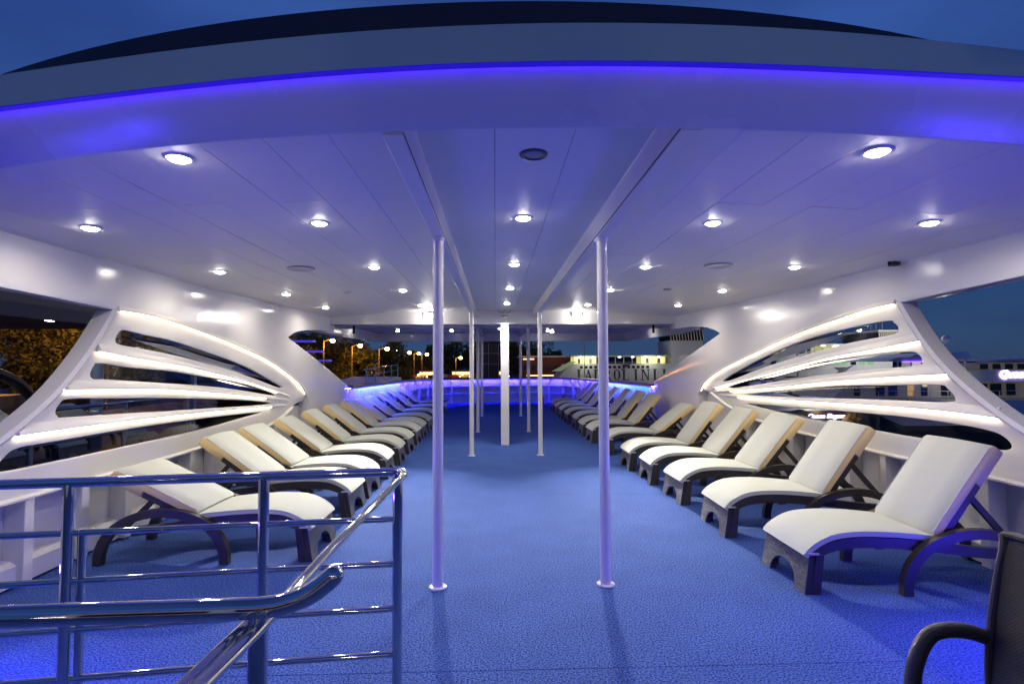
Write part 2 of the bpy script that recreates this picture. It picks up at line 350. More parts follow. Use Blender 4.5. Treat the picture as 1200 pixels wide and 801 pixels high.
# ================================================================== side walls with the lit fan windows
GEO = {
'R': dict(
 arc=[(5.2,2.31),(5.6,2.29),(6.14,2.22),(7.01,2.09),(7.95,1.88),(9.04,1.62),(9.78,1.36),(10.05,1.12)],
 slots=[[(9.11,1.44),(8.15,1.73),(7.09,1.98),(6.15,2.1),(5.40,2.15),(5.28,2.12),(5.22,2.05),(5.30,1.99),(5.97,1.93),(6.86,1.81),(7.86,1.64),(8.93,1.41)],
        [(8.84,1.35),(7.59,1.58),(6.5,1.73),(5.7,1.8),(5.11,1.82),(4.98,1.79),(4.94,1.73),(5.0,1.67),(5.6,1.63),(6.5,1.55),(7.6,1.43),(8.80,1.29)],
        [(8.59,1.2),(7.27,1.34),(6.18,1.44),(5.36,1.48),(4.78,1.51),(4.66,1.47),(4.59,1.39),(4.68,1.34),(5.36,1.31),(6.52,1.26),(8.54,1.16)],
        [(8.3,1.08),(6.67,1.13),(5.37,1.17),(4.7,1.17),(4.29,1.15),(4.15,1.11),(4.09,1.05),(4.13,1.0),(4.32,.98),(4.86,.97),(5.45,.97),(6.9,.98),(8.18,1.04)]],
 lips=[[(4.94,1.91),(5.59,1.84),(6.5,1.74),(7.68,1.55),(8.93,1.35),(9.55,1.245)], [(4.64,1.6),(5.35,1.555),(6.51,1.46),(7.69,1.34),(9.45,1.20)], [(4.17,1.256),(4.93,1.265),(6.19,1.23),(7.28,1.195),(9.3,1.15)]],
 bar=[(5.17,2.31),(4.91,1.93),(4.62,1.62),(4.26,1.35),(3.97,1.18),(3.5,.95),(3.1,.79)],
 low=[(9.55,1.19),(8.72,.95),(7.72,.83),(6.47,.79),(5.54,.775),(4.67,.775),(3.05,.775)], band=[(1.9,2.48),(3.0,2.425),(3.9,2.372)],
 fwd=[(12.8,1.24),(9.13,2.235),(9.33,2.31),(9.6,2.37),(9.95,2.42),(10.5,2.455),(11.45,2.47)], ledge=.775, hub=(9.65,1.20)),
'L': dict(
 arc=[(5.22,2.25),(5.78,2.24),(6.35,2.18),(6.95,2.10),(7.75,1.96),(8.73,1.74),(9.63,1.42),(9.99,1.18),(10.07,.98)],
 slots=[[(5.25,1.96),(5.29,2.03),(5.38,2.07),(5.7,2.04),(6.19,2.0),(7.0,1.88),(7.94,1.7),(9.08,1.38),(9.03,1.33),(8.22,1.5),(7.44,1.65),(6.57,1.78),(5.87,1.86),(5.40,1.9),(5.28,1.92)],
        [(4.94,1.63),(4.98,1.71),(5.06,1.74),(5.57,1.69),(6.21,1.65),(7.01,1.56),(7.95,1.44),(8.87,1.25),(8.83,1.21),(7.68,1.36),(6.8,1.45),(5.88,1.52),(5.18,1.57),(4.99,1.58)],
        [(4.57,1.33),(4.62,1.4),(4.73,1.43),(5.28,1.4),(6.12,1.35),(7.69,1.23),(8.63,1.13),(8.6,1.08),(6.85,1.15),(5.54,1.22),(4.69,1.26),(4.60,1.28)],
        [(4.07,.96),(4.11,1.02),(4.22,1.08),(4.5,1.085),(5.55,1.08),(6.86,1.045),(8.3,.995),(8.33,.96),(6.86,.90),(5.55,.895),(4.68,.90),(4.11,.91)]],
 lips=[[(5.0,1.84),(5.57,1.775),(6.58,1.67),(7.94,1.46),(9.4,1.16)], [(4.64,1.505),(5.88,1.45),(7.01,1.355),(9.35,1.10)], [(4.19,1.174),(5.06,1.165),(6.23,1.135),(7.6,1.085),(9.3,1.02)]],
 bar=[(5.2,2.25),(4.91,1.86),(4.59,1.52),(4.3,1.30),(4.0,1.12),(3.6,.92),(3.1,.72)],
 low=[(9.5,.99),(8.91,.80),(8.2,.75),(7.5,.715),(6.62,.70),(6.15,.695),(4.49,.70),(3.05,.70)], band=[(1.9,2.42),(3.0,2.35),(4.0,2.297)],
 fwd=[(12.52,1.2),(9.25,2.19),(9.4,2.26),(9.62,2.32),(10.0,2.37),(10.6,2.41),(11.45,2.43)], ledge=.70, hub=(9.6,1.03))}
for side, g in GEO.items():
    sg, xf = (1, XR) if side == 'R' else (-1, XL)
    nm = 'right' if side == 'R' else 'left'
    wall = empty('side_wall', (0, 0, 0), 0, 'glossy white %s side wall sweeping over the lit fan window' % nm, 'wall', 'side walls')
    arc = smooth_path(g['arc'], 5)
    tipY = g['arc'][0]
    top = CZ(XR(6) if side == 'R' else XL(6))+.05
    outer = [(1.9, top)] + g['band'] + arc + [(10.12, .02), (12.3, .02), (g['fwd'][0][0], g['fwd'][0][1])] + smooth_path(g['fwd'][1:], 4) + [(11.45, top+.06)]
    plate('wall_plate', outer, [], side, 0, .16, PAINT, wall)
    # bright bead along the arc
    bm = bmesh.new()
    def rail_profile(path, h, p0, p1, tap=None, up=True, off=0):
        """wedge section swept along a (Y,z) path on the wall: h high, p0 proud at the lower edge, p1 at the top"""
        secs = []
        for i, (Y, z) in enumerate(path):
            a = path[max(i-1, 0)]; b = path[min(i+1, len(path)-1)]
            d = Vector((b[0]-a[0], b[1]-a[1])).normalized(); n = Vector((-d.y, d.x))
            if n.y < 0: n = -n
            s = 1 if tap is None else tap[0]+(tap[1]-tap[0])*i/(len(path)-1)
            q = []
            for hh, pp in ((0, -.0), (0, p0), (.012, p0), (h, p1), (h, 0)):
                Yq, zq = Y+n.x*hh*s, z+n.y*hh*s
                q.append((xf(Yq)-sg*(pp*s) + sg*off, Yq, zq))
            secs.append(q)
        return secs
    loft(bm, rail_profile(arc, .035, .022, .018)); finish('arc_bead', bm, mat('cream_paint', (.80, .76, .68), .3), wall, smooth=40)
    # LED strip under the arc of the wall plate
    fan = empty('fan_window', (0, 0, 0), 0, 'lit white fan shaped window panel in the %s side wall with four slots' % nm, 'window', 'fan shaped side windows')
    OFF = .035
    lowp = g['low']
    bar = smooth_path(g['bar'], 5)
    exp = [(Y+.02, z+.05) for Y, z in arc[3:-3]]
    outer = [bar[0]] + [(arc[0][0]+.1, arc[0][1]+.04)] + exp + [(10.0, g['hub'][1]+.05)] + [(g['hub'][0]+.1, g['hub'][1])] + [(a, b) for a, b in smooth_path(lowp, 3)] + bar[::-1][:-1]
    slots = []
    for s_ in g['slots']:
        slots.append(smooth_path(s_, 4, closed=True))
    plate('fan_panel', outer, slots, side, OFF, .05, PAINT2, fan, bev=.008)
    for s_ in slots:
        bm = bmesh.new(); prism(bm, s_, OFF+.022, OFF+.028, lambda u, v, t: (xf(u)+sg*t, u, v)); finish('glass_pane', bm, GLASS, fan)
        # dark rubber gasket round the pane
    def led(path, tap=(1, 1)):
        bm = bmesh.new(); secs = []
        for i, (Y, z) in enumerate(path):
            secs.append([(xf(Y)+sg*(OFF-.030), Y, z-.004), (xf(Y)+sg*(OFF-.020), Y, z-.004), (xf(Y)+sg*(OFF-.020), Y, z-.010), (xf(Y)+sg*(OFF-.030), Y, z-.010)])
        loft(bm, secs); finish('led_strip', bm, LEDW, fan)
    for lp in g['lips']:
        pth = smooth_path(lp, 5)
        bm = bmesh.new(); secs = rail_profile(pth, .085, .052, .010, tap=(1.0, .35), off=OFF); loft(bm, secs)
        finish('rib', bm, PAINT2, fan, smooth=30); led(pth[:-2])
    bm = bmesh.new(); secs = []
    path = [(Y, z) for Y, z in arc[1:-1]]
    for (Y, z) in path:
        secs.append([(xf(Y)+sg*(.010), Y, z-.003), (xf(Y)+sg*(.020), Y, z-.003), (xf(Y)+sg*(.020), Y, z-.009), (xf(Y)+sg*(.010), Y, z-.009)])
    loft(bm, secs); finish('led_strip', bm, LEDW, fan)
    # aft sweeping bar
    bm = bmesh.new(); secs = []
    for i, (Y, z) in enumerate(bar):
        a = bar[max(i-1, 0)]; b = bar[min(i+1, len(bar)-1)]; d = Vector((b[0]-a[0], b[1]-a[1])).normalized(); n = Vector((d.y, -d.x))
        wd = .030
        secs.append([(xf(Y)+sg*.15, Y-n.x*wd, z-n.y*wd), (xf(Y)-sg*.0, Y-n.x*wd, z-n.y*wd), (xf(Y)-sg*.02, Y, z), (xf(Y)-sg*.0, Y+n.x*wd, z+n.y*wd), (xf(Y)+sg*.15, Y+n.x*wd, z+n.y*wd)])
    loft(bm, secs); finish('edge_bar', bm, PAINT, fan, smooth=30)
    # ledge lip under the panel
    lz = g['ledge']
    pw = empty('parapet', (0, 0, 0), 0, 'low white %s parapet with upright stiffeners below the window ledge' % nm, 'parapet', 'parapets under the side windows')
    def inset(u, v, t): return (xf(u)+sg*t, u, v)
    bm = bmesh.new(); lw = smooth_path(g['low'], 3); secs = [[(xf(Y)+sg*.14, Y, z-.028), (xf(Y)-sg*.012, Y, z-.028), (xf(Y)-sg*.012, Y, z-.012), (xf(Y)+sg*.02, Y, z+.0), (xf(Y)+sg*.14, Y, z+.0)] for Y, z in lw]
    loft(bm, secs); finish('ledge', bm, PAINT2, pw, smooth=30)
    Ya = .6
    lowz = lambda Y: float(np.interp(Y, [p[0] for p in lw[::-1]], [p[1] for p in lw[::-1]]))
    ysn = [Ya, 2, 3.1, 4, 5, 6, 7, 8, 9, 9.55, 10.13]
    bm = bmesh.new(); loft(bm, [[(xf(Y)+sg*.16, Y, .0), (xf(Y)+sg*.22, Y, .0), (xf(Y)+sg*.22, Y, lowz(Y)-.029 if Y > 3.1 else .76), (xf(Y)+sg*.16, Y, lowz(Y)-.029 if Y > 3.1 else .76)] for Y in ysn]); finish('back_plate', bm, PAINT2, pw)
    bm = bmesh.new(); loft(bm, [[(xf(Y)+sg*.16, Y, .02), (xf(Y)+sg*.05, Y, .02), (xf(Y)+sg*.05, Y, .17), (xf(Y)+sg*.10, Y, .20), (xf(Y)+sg*.16, Y, .21)] for Y in ysn[:-1]]); finish('skirting', bm, PAINT2, pw)
    Y = .8
    k = 0
    while Y < 9.3:
        if abs(Y-4.3) < .3: Y = 4.32
        zt = (lowz(Y) if Y > 3.1 else .79)-.03
        bm = bmesh.new(); box(bm, min(xf(Y)-sg*.0, xf(Y)+sg*.158), max(xf(Y)-sg*.0, xf(Y)+sg*.158), Y-.045, Y+.045, .012, zt, bev=.006); finish('stiffener', bm, PAINT2, pw)
        Y += .57
    # black drip edge under the upper band, aft
# ================================================================== poles
def pole(x, y, r, ztop, lab):
    o = empty('support_pole', (x, y, 0), 0, lab, 'pole', 'white deck poles')
    bm = bmesh.new(); tube(bm, [(0, 0, 0.004), (0, 0, ztop)], r, 24); finish('shaft', bm, PAINT, o, smooth=50)
    bm = bmesh.new(); lathe(bm, [(r+.028, 0.001), (r+.028, .010), (r+.022, .014), (r, .015)], 24); finish('base_flange', bm, PAINT, o, smooth=40)
    for k in range(4):
        a = math.pi/4+k*math.pi/2; bm = bmesh.new(); tube(bm, [((r+.017)*math.cos(a), (r+.017)*math.sin(a), .010), ((r+.017)*math.cos(a), (r+.017)*math.sin(a), .020)], .006, 6); finish('bolt', bm, CHROME, o)
    bm = bmesh.new(); lathe(bm, [(r+.002, ztop-.03), (r+.010, ztop-.02), (r+.010, ztop-.002)], 24); finish('top_collar', bm, PAINT, o, smooth=40)
names = ['nearest', 'second', 'third', 'fourth']
for i, (y, r, zt) in enumerate([(4.15, .041, 2.704), (10.05, .042, 2.704), (13.58, .042, 2.66), (17.75, .042, 2.66)]):
    pole(-.4455, y, r, zt, '%s white pole of the left row on the blue carpet' % names[i])
    pole(.8505, y, r, zt, '%s white pole of the right row on the blue carpet' % names[i])
c0 = empty('square_column', (.205, 11.36, 0), 0, 'square white column standing alone on the centre line', 'column')
bm = bmesh.new(); box(bm, -.088, .088, -.088, .088, 0.002, 2.566, bev=.012); finish('column_shaft', bm, PAINT, c0)
# ================================================================== lamps
def downlight():
    o = empty('downlight', (0, 0, 0))
    bm = bmesh.new(); lathe(bm, [(.052, -.001), (.060, -.010), (.074, -.006), (.080, .0), (.078, .004)], 28); finish('trim_ring', bm, mat('ring_white', (.78, .77, .76), .3), o, smooth=40)
    bm = bmesh.new(); lathe(bm, [(.0, -.026), (.025, -.025), (.042, -.019), (.051, -.008)], 24); finish('lens', bm, LAMPW, o, smooth=40)
    return o
proto = downlight(); area('lamp', (0, 0, -.029), .09, P_DOWN, WARM, proto, spread=165)
ords = ['first', 'second', 'third', 'fourth', 'fifth', 'sixth']
rows = {'left inner': (-1.39, [4.2, 6.1, 8.0, 9.95]), 'right inner': (1.75, [4.15, 6.05, 7.95, 9.9]), 'centre': (.224, [4.12, 6.05, 7.95, 9.9]),
        'left outer': (-3.05, [4.05, 5.93, 7.8, 9.6]), 'right outer': (3.28, [3.85, 5.65, 7.5, 9.35])}
first = True
def put(o, x, y, z, lab, grp):
    o.location = (x, y, z); tag(o, lab, 'ceiling light', grp)
GD = 'round ceiling downlights'
items = []
for rn, (x, yl) in rows.items():
    for i, y in enumerate(yl): items.append((x, y, '%s lit round downlight of the %s ceiling row' % (ords[i], rn)))
items.append((-1.70, 2.86, 'large lit downlight by the roof lip on the left'))
items.append((2.03, 2.70, 'large lit downlight by the roof lip on the right'))
for i, (x, y, lab) in enumerate(items):
    o = proto if i == 0 else copy_tree(proto)
    put(o, x, y, CZ(x)-.0005, lab, GD)
ou = empty('downlight', (.215, 2.87, CZ(.2)), 0, 'unlit round downlight by the roof lip in the centre', 'ceiling light', GD)
bm = bmesh.new(); lathe(bm, [(.052, -.001), (.060, -.012), (.074, -.010), (.080, .0)], 28); finish('trim_ring', bm, mat('dark_ring', (.05, .05, .07), .3), ou, smooth=40)
bm = bmesh.new(); lathe(bm, [(.0, -.006), (.05, -.006), (.052, .0)], 24); finish('lens', bm, mat('dark_lens', (.25, .25, .3), .25), ou, smooth=40)
# forward canopy lights
fwd_l = [(-3.8, 14.9, 'outer left'), (2.14, 14.9, 'inner right'), (4.22, 14.9, 'outer right'), (-3.1, 16.9, 'far left'), (-1.39, 16.9, 'near left of the middle'), (.14, 15.8, 'middle'), (1.69, 16.9, 'near right of the middle'), (-1.39, 13.2, 'hidden left'), (2.3, 12.9, 'second right'), (1.9, 17.6, 'front right')]
for x, y, nm in fwd_l[:7]+fwd_l[9:]:
    o = copy_tree(proto)
    for c_ in o.children:
        if c_.type == 'LIGHT': c_.data = c_.data.copy(); c_.data.energy = .8
    put(o, x, y, 2.80-.0005, '%s downlight under the forward canopy' % nm, 'forward canopy downlights')
# ceiling speakers
def disc_thing(name, x, y, r, lab, cat, grp):
    o = empty(name, (x, y, CZ(x)-.001), 0, lab, cat, grp)
    bm = bmesh.new(); lathe(bm, [(r*.86, -.010), (r*.93, -.016), (r, -.008), (r, .0)], 32); finish('rim', bm, mat('speaker_rim', (.35, .35, .38), .4), o, smooth=40)
    bm = bmesh.new(); lathe(bm, [(.0, -.009), (r*.86, -.009), (r*.86, -.002)], 32); finish('grille', bm, mat('speaker_grille', (.55, .54, .55), .5, bump=(300, .6, .002)), o, smooth=40)
disc_thing('ceiling_speaker', -2.19, 6.0, .15, 'large round speaker in the left ceiling', 'speaker', 'large ceiling speakers')
disc_thing('ceiling_speaker', 2.50, 5.8, .15, 'large round speaker in the right ceiling', 'speaker', 'large ceiling speakers')
disc_thing('smoke_detector', -2.19, 7.9, .06, 'small round detector beyond the left ceiling speaker', 'detector', 'small ceiling detectors')
disc_thing('smoke_detector', 2.53, 7.65, .06, 'small round detector beyond the right ceiling speaker', 'detector', 'small ceiling detectors')
cw = empty('wall_camera', (4.02, 5.12, 2.70), 0, 'small black box camera at the top of the right wall', 'camera')
bm = bmesh.new(); box(bm, -.075, .0, -.04, .04, -.03, .035, bev=.006); finish('housing', bm, BLACK, cw)
bm = bmesh.new(); tube(bm, [(-.075, 0, 0), (-.088, 0, -.004)], .02, 12); finish('lens', bm, mat('black_lens', (.01, .01, .01), .05), cw)
# floodlights
for x, z, s in ((-1.40, 2.735, 'left'), (1.73, 2.79, 'right')):
    o = empty('floodlight', (x, 11.2, z), 0, 'bright floodlight glaring on the %s half of the cross beam' % s, 'floodlight', 'cross beam floodlights')
    bm = bmesh.new(); box(bm, -.10, .10, -.07, -.002, -.065, .065, bev=.012); finish('housing', bm, GREYM, o)
    bm = bmesh.new(); box(bm, -.085, .085, -.078, -.0705, -.05, .05, bev=.003); finish('lens', bm, FLOODL, o)
    point('lamp_glow', (0, -.16, -.05), 9, (1, .93, .82), .06, o)
    area('lamp', (0, -.10, -.0), .17, P_FLOOD, (1, .95, .86), o, rot=(R(-63), 0, 0), spread=50, shape='RECTANGLE', size_y=.1)
# column lamp and sign box
o = empty('column_lamp', (.205, 11.18, 2.60), 0, 'bright lamp shining down the square white column', 'lamp')
bm = bmesh.new(); box(bm, -.08, .08, -.07, .018, -.03, .04, bev=.008); finish('housing', bm, PAINT2, o)
bm = bmesh.new(); box(bm, -.07, .07, -.062, .008, -.036, -.0305); finish('lens', bm, FLOODL, o)
area('lamp', (0, -.03, -.05), .1, 14, (1, .96, .9), o, rot=(R(12), 0, 0), spread=120)
o = empty('sign_box', (.2, 11.19, 2.75), 0, 'small blue grey control box above the square column', 'box')
bm = bmesh.new(); box(bm, -.09, .09, -.05, .008, -.04, .04, bev=.004); finish('housing', bm, PAINT2, o)
bm = bmesh.new(); box(bm, -.075, .075, -.054, -.0505, -.03, .015); finish('display', bm, mat('blue_display', (.05, .07, .2), .2), o)
for k, pts in enumerate([[(.0, -.04, .04), (-.03, -.05, .08), (.02, -.03, .11)], [(.02, -.04, .04), (.10, -.05, .06), (.13, -.02, .11)], [(-.02, -.03, .04), (-.09, -.03, .07), (-.16, -.02, .105)]]):
    tubeo('cable', smooth_path(pts, 5), .004, BLACK, o, 6)

# ================================================================== forward canopy
fc = empty('forward_canopy', (0, 0, 0), 0, 'white canopy over the bow deck glowing violet underneath', 'canopy')
boxo('canopy_ceiling', (-4.1, 4.55, 11.46, 18.4, 2.80, 2.95), PAINT, fc)
bm = bmesh.new(); box(bm, -4.15, 4.6, 18.32, 18.46, 2.515, 2.96, bev=.02); finish('front_fascia', bm, PAINT, fc)
for x0, nm in ((-4.16, 'l'), (4.5, 'r')):
    bm = bmesh.new(); prism(bm, [(11.46, 2.47), (13, 2.45), (18.31, 2.515), (18.31, 2.96), (11.46, 2.96)], 0, .1, lambda u, v, t: (x0+t, u, v)); finish('side_fascia', bm, PAINT, fc)
    sgx = -1 if nm == 'l' else 1
for xa, sgn in ((-.493, 1), (.803, -1)):
    bm = bmesh.new(); box(bm, xa, xa+.092, 11.46, 18.31, 2.66, 2.80, bev=.004); finish('canopy_beam', bm, PAINT, fc)
boxo('canopy_cross_beam', (-4.05, 4.5, 14.0, 14.14, 2.68, 2.80), PAINT, fc)
bm = bmesh.new(); tube(bm, [(-3.55, 13.4, 2.80), (-3.55, 13.4, 2.50)], .03, 10); finish('drop_stub', bm, BLACK, fc)
bm = bmesh.new(); tube(bm, [(4.05, 13.4, 2.80), (4.05, 13.4, 2.50)], .03, 10); finish('drop_stub', bm, BLACK, fc)
# blue led rope under the canopy front edge

# ================================================================== bow bulwark
bw = empty('bow_bulwark', (0, 0, 0), 0, 'curved bow bulwark washed in blue led light', 'bulwark')
ctl = [(-3.4, 12.4), (-3.36, 14.5), (-3.33, 16.5), (-3.3, 18.5), (-3.15, 20.3), (-2.75, 22.2), (-1.9, 23.5), (.25, 24.15), (2.4, 23.9), (3.3, 22.6), (3.62, 20.6), (3.7, 18.5), (3.74, 16.5), (3.78, 14.5), (3.8, 12.6)]
pl = [p for p in smooth_path(ctl, 4)]
ztop = lambda Y: float(np.interp(Y, [12, 24], [1.22, 1.10]))
ctr = Vector((.2, 16))
def nrm(i):
    a = pl[max(i-1, 0)]; b = pl[min(i+1, len(pl)-1)]; d = Vector((b[0]-a[0], b[1]-a[1])).normalized(); n = Vector((d.y, -d.x))
    if (Vector(pl[i])-ctr).dot(n) < 0: n = -n
    return n
def band(name, z0f, z1f, in_, out_, m_):
    bm = bmesh.new(); secs = []
    for i, p in enumerate(pl):
        n = nrm(i); a = Vector(p)+n*in_; b = Vector(p)+n*out_
        secs.append([(a.x, a.y, z0f(p[1])), (b.x, b.y, z0f(p[1])), (b.x, b.y, z1f(p[1])), (a.x, a.y, z1f(p[1]))])
    loft(bm, secs); return finish(name, bm, m_, bw, smooth=35)
BULW = mat('bulwark_paint', (.62, .62, .66), .4, bump=(20, .08, .003))
band('bulwark_plate', lambda y: 0.0, lambda y: ztop(y)-.03, .14, .18, BULW)
band('cap_rail', lambda y: ztop(y)-.03, lambda y: ztop(y)+.015, -.10, .22, mat('cap_rail_dark', (.05, .03, .06), .35))
band('led_strip', lambda y: ztop(y)-.052, lambda y: ztop(y)-.036, -.045, -.028, LEDB)
band('cover_lip', lambda y: ztop(y)-.066, lambda y: ztop(y)-.031, -.06, -.05, PAINT2)
for zz in (.42, .74): band('stringer', lambda y, zz=zz: zz, lambda y, zz=zz: zz+.03, .03, .139, PAINT2)
# posts and brackets
for i in range(2, len(pl)-2):
    p = pl[i]
    n = nrm(i)
    if p[1] > 19:
        if i % 2: continue
        q = Vector(p)
        zt = ztop(p[1])-.068
        wide = 19.5 < p[1] < 23
        bm = bmesh.new()
        s = .04
        t = Vector((-n.y, n.x))
        poly = [(.138, .01), (-.0, .01), (-.0, zt), (.138, zt)] if not wide else [(.138, .01), (.0, .01), (-.02, .8), (-.14, zt), (.138, zt)]
        prism(bm, poly, -s/2 if not wide else -.05, s/2 if not wide else .05, lambda u, v, tt: (q.x+n.x*u+t.x*tt, q.y+n.y*u+t.y*tt, v))
        finish('stanchion', bm, PAINT2, bw)
# upright lit fins along both sides
for side in (-1, 1):
    xf = XL if side < 0 else XR
    for k in range(16):
        Y = 12.95+k*.36
        x = float(np.interp(Y, [q[1] for q in ctl[:4]], [q[0] for q in ctl[:4]])) if side < 0 else float(np.interp(Y, [q[1] for q in ctl[-4:][::-1]], [q[0] for q in ctl[-4:][::-1]]))
        zt = ztop(Y)-.068
        bm = bmesh.new(); prism(bm, [(.135, .02), (.05, .02), (-.02, zt), (.135, zt)], -.012, .012, lambda u, v, t: (x+side*u, Y+t, v)); finish('lit_fin', bm, PAINT2, bw)
    x0 = -3.37 if side < 0 else 3.76
    bm = bmesh.new(); loft(bm, [[(x0+side*a-(side*.0), Y, z) for a, z in ((-.01, ztop(Y)-.055), (.03, ztop(Y)-.055), (.03, ztop(Y)-.040), (-.01, ztop(Y)-.040))] for Y in (12.9, 18.6)]); finish('led_strip', bm, LEDC, bw)
for x, y, h, c, nm, cat in ((1.92, 22.2, .50, (.75, .12, .02), 'orange canister standing by the bow bulwark', 'canister'), (2.75, 21.4, .46, (.45, .03, .06), 'dark red canister half hidden behind the last loungers', 'canister')):
    o = empty('canister', (x, y, 0.002), 0, nm, cat)
    bm = bmesh.new(); lathe(bm, [(.11, 0), (.13, .02), (.13, h*.62), (.11, h*.76), (.06, h*.88), (.045, h)], 18); finish('body', bm, mat('paint_'+nm[:4], c, .4), o, smooth=40)
    bm = bmesh.new(); tube(bm, [(-.05, 0, h), (-.03, 0, h+.05), (.03, 0, h+.05), (.05, 0, h)], .012, 8); finish('handle', bm, BLACK, o, smooth=40)
o = empty('deck_fitting', (-2.02, 20.6, .002), 0, 'small dark winch on the carpet by the left end of the bow', 'fitting')  # drum shape made up for a dark object that was not identified
bm = bmesh.new(); lathe(bm, [(.11, 0), (.11, .04), (.05, .08), (.05, .2), (.10, .26), (.10, .32), (.03, .36)], 16); finish('drum', bm, DARKP, o, smooth=40)
bm = bmesh.new(); tube(bm, [(0, 0, .30), (.18, .0, .34), (.2, 0, .42)], .016, 8); finish('crank', bm, DARKP, o, smooth=40)

# ================================================================== sun loungers
def lounger(angle, L=.82, W=.66):
    """foot at local x=0, head towards +x, width along y (0..W)"""
    o = empty('sun_lounger')
    prof = smooth_path([(-.012, .285), (.03, .335), (.10, .385), (.2, .43), (.32, .452), (.5, .458), (.75, .445), (1.0, .418)], 3)
    th = .048
    bm = bmesh.new(); secs = []
    ysl = [0.014, .019, .035, .2, W/2, W-.2, W-.035, W-.019, W-.014]
    def topz(i): return 0 if 2 <= i <= 6 else (-.003 if i in (1, 7) else -.012)
    for j, (u, z) in enumerate(prof):
        a = prof[max(j-1, 0)]; b = prof[min(j+1, len(prof)-1)]; d = Vector((b[0]-a[0], b[1]-a[1])).normalized(); n = Vector((-d.y, d.x))
        puff = .003*math.sin(math.pi*j/(len(prof)-1))
        ring = [(u+n.x*topz(i), y, z+n.y*(topz(i)+(puff if 2 < i < 6 else 0))) for i, y in enumerate(ysl)]
        ring += [(u-n.x*(th-.006), y, z-n.y*(th-.006)) for y in (W-.014,)] + [(u-n.x*th, y, z-n.y*th) for y in (W-.03, .03)] + [(u-n.x*(th-.006), .014, z-n.y*(th-.006))]
        secs.append(ring)
    loft(bm, secs); finish('seat_cushion', bm, CREAM, o, smooth=50)
    # back cushion: thick at the top (hood over the frame), thinner below
    ca, sa = math.cos(R(angle)), math.sin(R(angle)); hx, hz = 1.0, .395
    def B(l, t): return (hx+ca*l-sa*t, hz+sa*l+ca*t)   # l along, t up-normal
    bm = bmesh.new()
    side = [(0, .0), (0, .045), (.02, .058), (.4, .062), (L-.03, .058), (L-.006, .045), (L, .02), (L, -.045), (L-.012, -.055), (L*.62, -.055), (L*.62, 0)]
    secs = []
    for y, sh in ((.014, .006), (.020, 0), (.2, -.004), (W/2, -.005), (W-.2, -.004), (W-.020, 0), (W-.014, .006)):
        ring = []
        for (l, t) in side:
            cl, ct = L/2, 0
            tt = t-(sh if t > .02 else (-sh if t < -.02 else 0)); ll = l-(sh if l > L-.05 else 0)
            px, pz = B(ll, tt); ring.append((px, y, pz))
        secs.append(ring)
    loft(bm, secs)
    # sides (cut ends of the cushion) are tan
    me_o = finish('back_cushion', bm, [CREAM, CREAM2], o, smooth=50)
    for p in me_o.data.polygons:
        if abs(p.normal.y) > .75: p.material_index = 1
    for yy in (.016, W-.016):
        bm = bmesh.new(); tube(bm, [(B(l, t)[0], yy, B(l, t)[1]) for l, t in ((.03, .056), (.2, .060), (.4, .061), (L-.04, .057))], .0042, 6); finish('piping', bm, CREAM, o, smooth=60)
        bm = bmesh.new(); tube(bm, [(u-.0, yy, z-.006) for u, z in prof[1:-1]], .0042, 6); finish('piping', bm, CREAM, o, smooth=60)
    # dark back frame
    bm = bmesh.new(); prism(bm, [(0.01, -.003), (L*.61, -.003), (L*.61, -.055), (0.0, -.055)], .022, W-.022, lambda u, v, t: (B(u, v)[0], t, B(u, v)[1])); finish('back_frame', bm, RATD, o)
    # side rails following the seat then running back
    for y0 in (.012, W-.057):
        bm = bmesh.new(); path = [(.035, .27)]+[(u, z-th-.002) for u, z in prof[3:]]+[(1.3, .33), (1.55, .31)]
        bot = [(max(u, .06), z-.075) for u, z in path]
        secs = [[(a[0], y0, a[1]), (a[0], y0+.045, a[1]), (b[0], y0+.045, b[1]), (b[0], y0, b[1])] for a, b in zip(path, bot)]
        loft(bm, secs); finish('side_rail', bm, RATD, o, smooth=30)
    # arch legs
    for y0 in (-.045, W-.012):
        bm = bmesh.new(); secs = []
        for k in range(25):
            a = math.pi*k/24; ca_, sa_ = math.cos(a), math.sin(a)
            e_ = .85
            px = -math.copysign(abs(ca_)**1.0, ca_); pz = abs(sa_)**e_
            ro, ri = (.575, .475), (.50, .405)
            po = (1.26+ro[0]*px, ro[1]*pz+.002); pi_ = (1.26+ri[0]*px, ri[1]*pz+.002)
            secs.append([(po[0], y0, po[1]), (po[0], y0+.057, po[1]), (pi_[0], y0+.057, pi_[1]), (pi_[0], y0, pi_[1])])
        loft(bm, secs); ob = finish('arch_leg', bm, RATD, o, smooth=35)
    # woven foot panel with arched cut-out, flaring to the feet
    bm = bmesh.new()
    out = []
    n = 12
    hw = W/2
    arch = [(-.185*math.cos(math.pi*k/n), .155*math.sin(math.pi*k/n)**.8 if 0 < k < n else 0) for k in range(n+1)]
    poly = [(-hw+.0, 0.002)]+[(a, b+.002) for a, b in arch]+[(hw, 0.002), (hw-.012, .275), (-hw+.012, .275)]
    def fp(u, v, t): return (-.02+.10*(v/.275)**1.0*.5+t, hw+u*1.0, v)
    # split the panel into a strip of quads for a clean weave
    prism(bm, poly, 0, .05, fp); wf = finish('woven_front', bm, [WOVEN, RATD], o)
    for p in wf.data.polygons:
        if abs(p.normal.y) > .7: p.material_index = 1
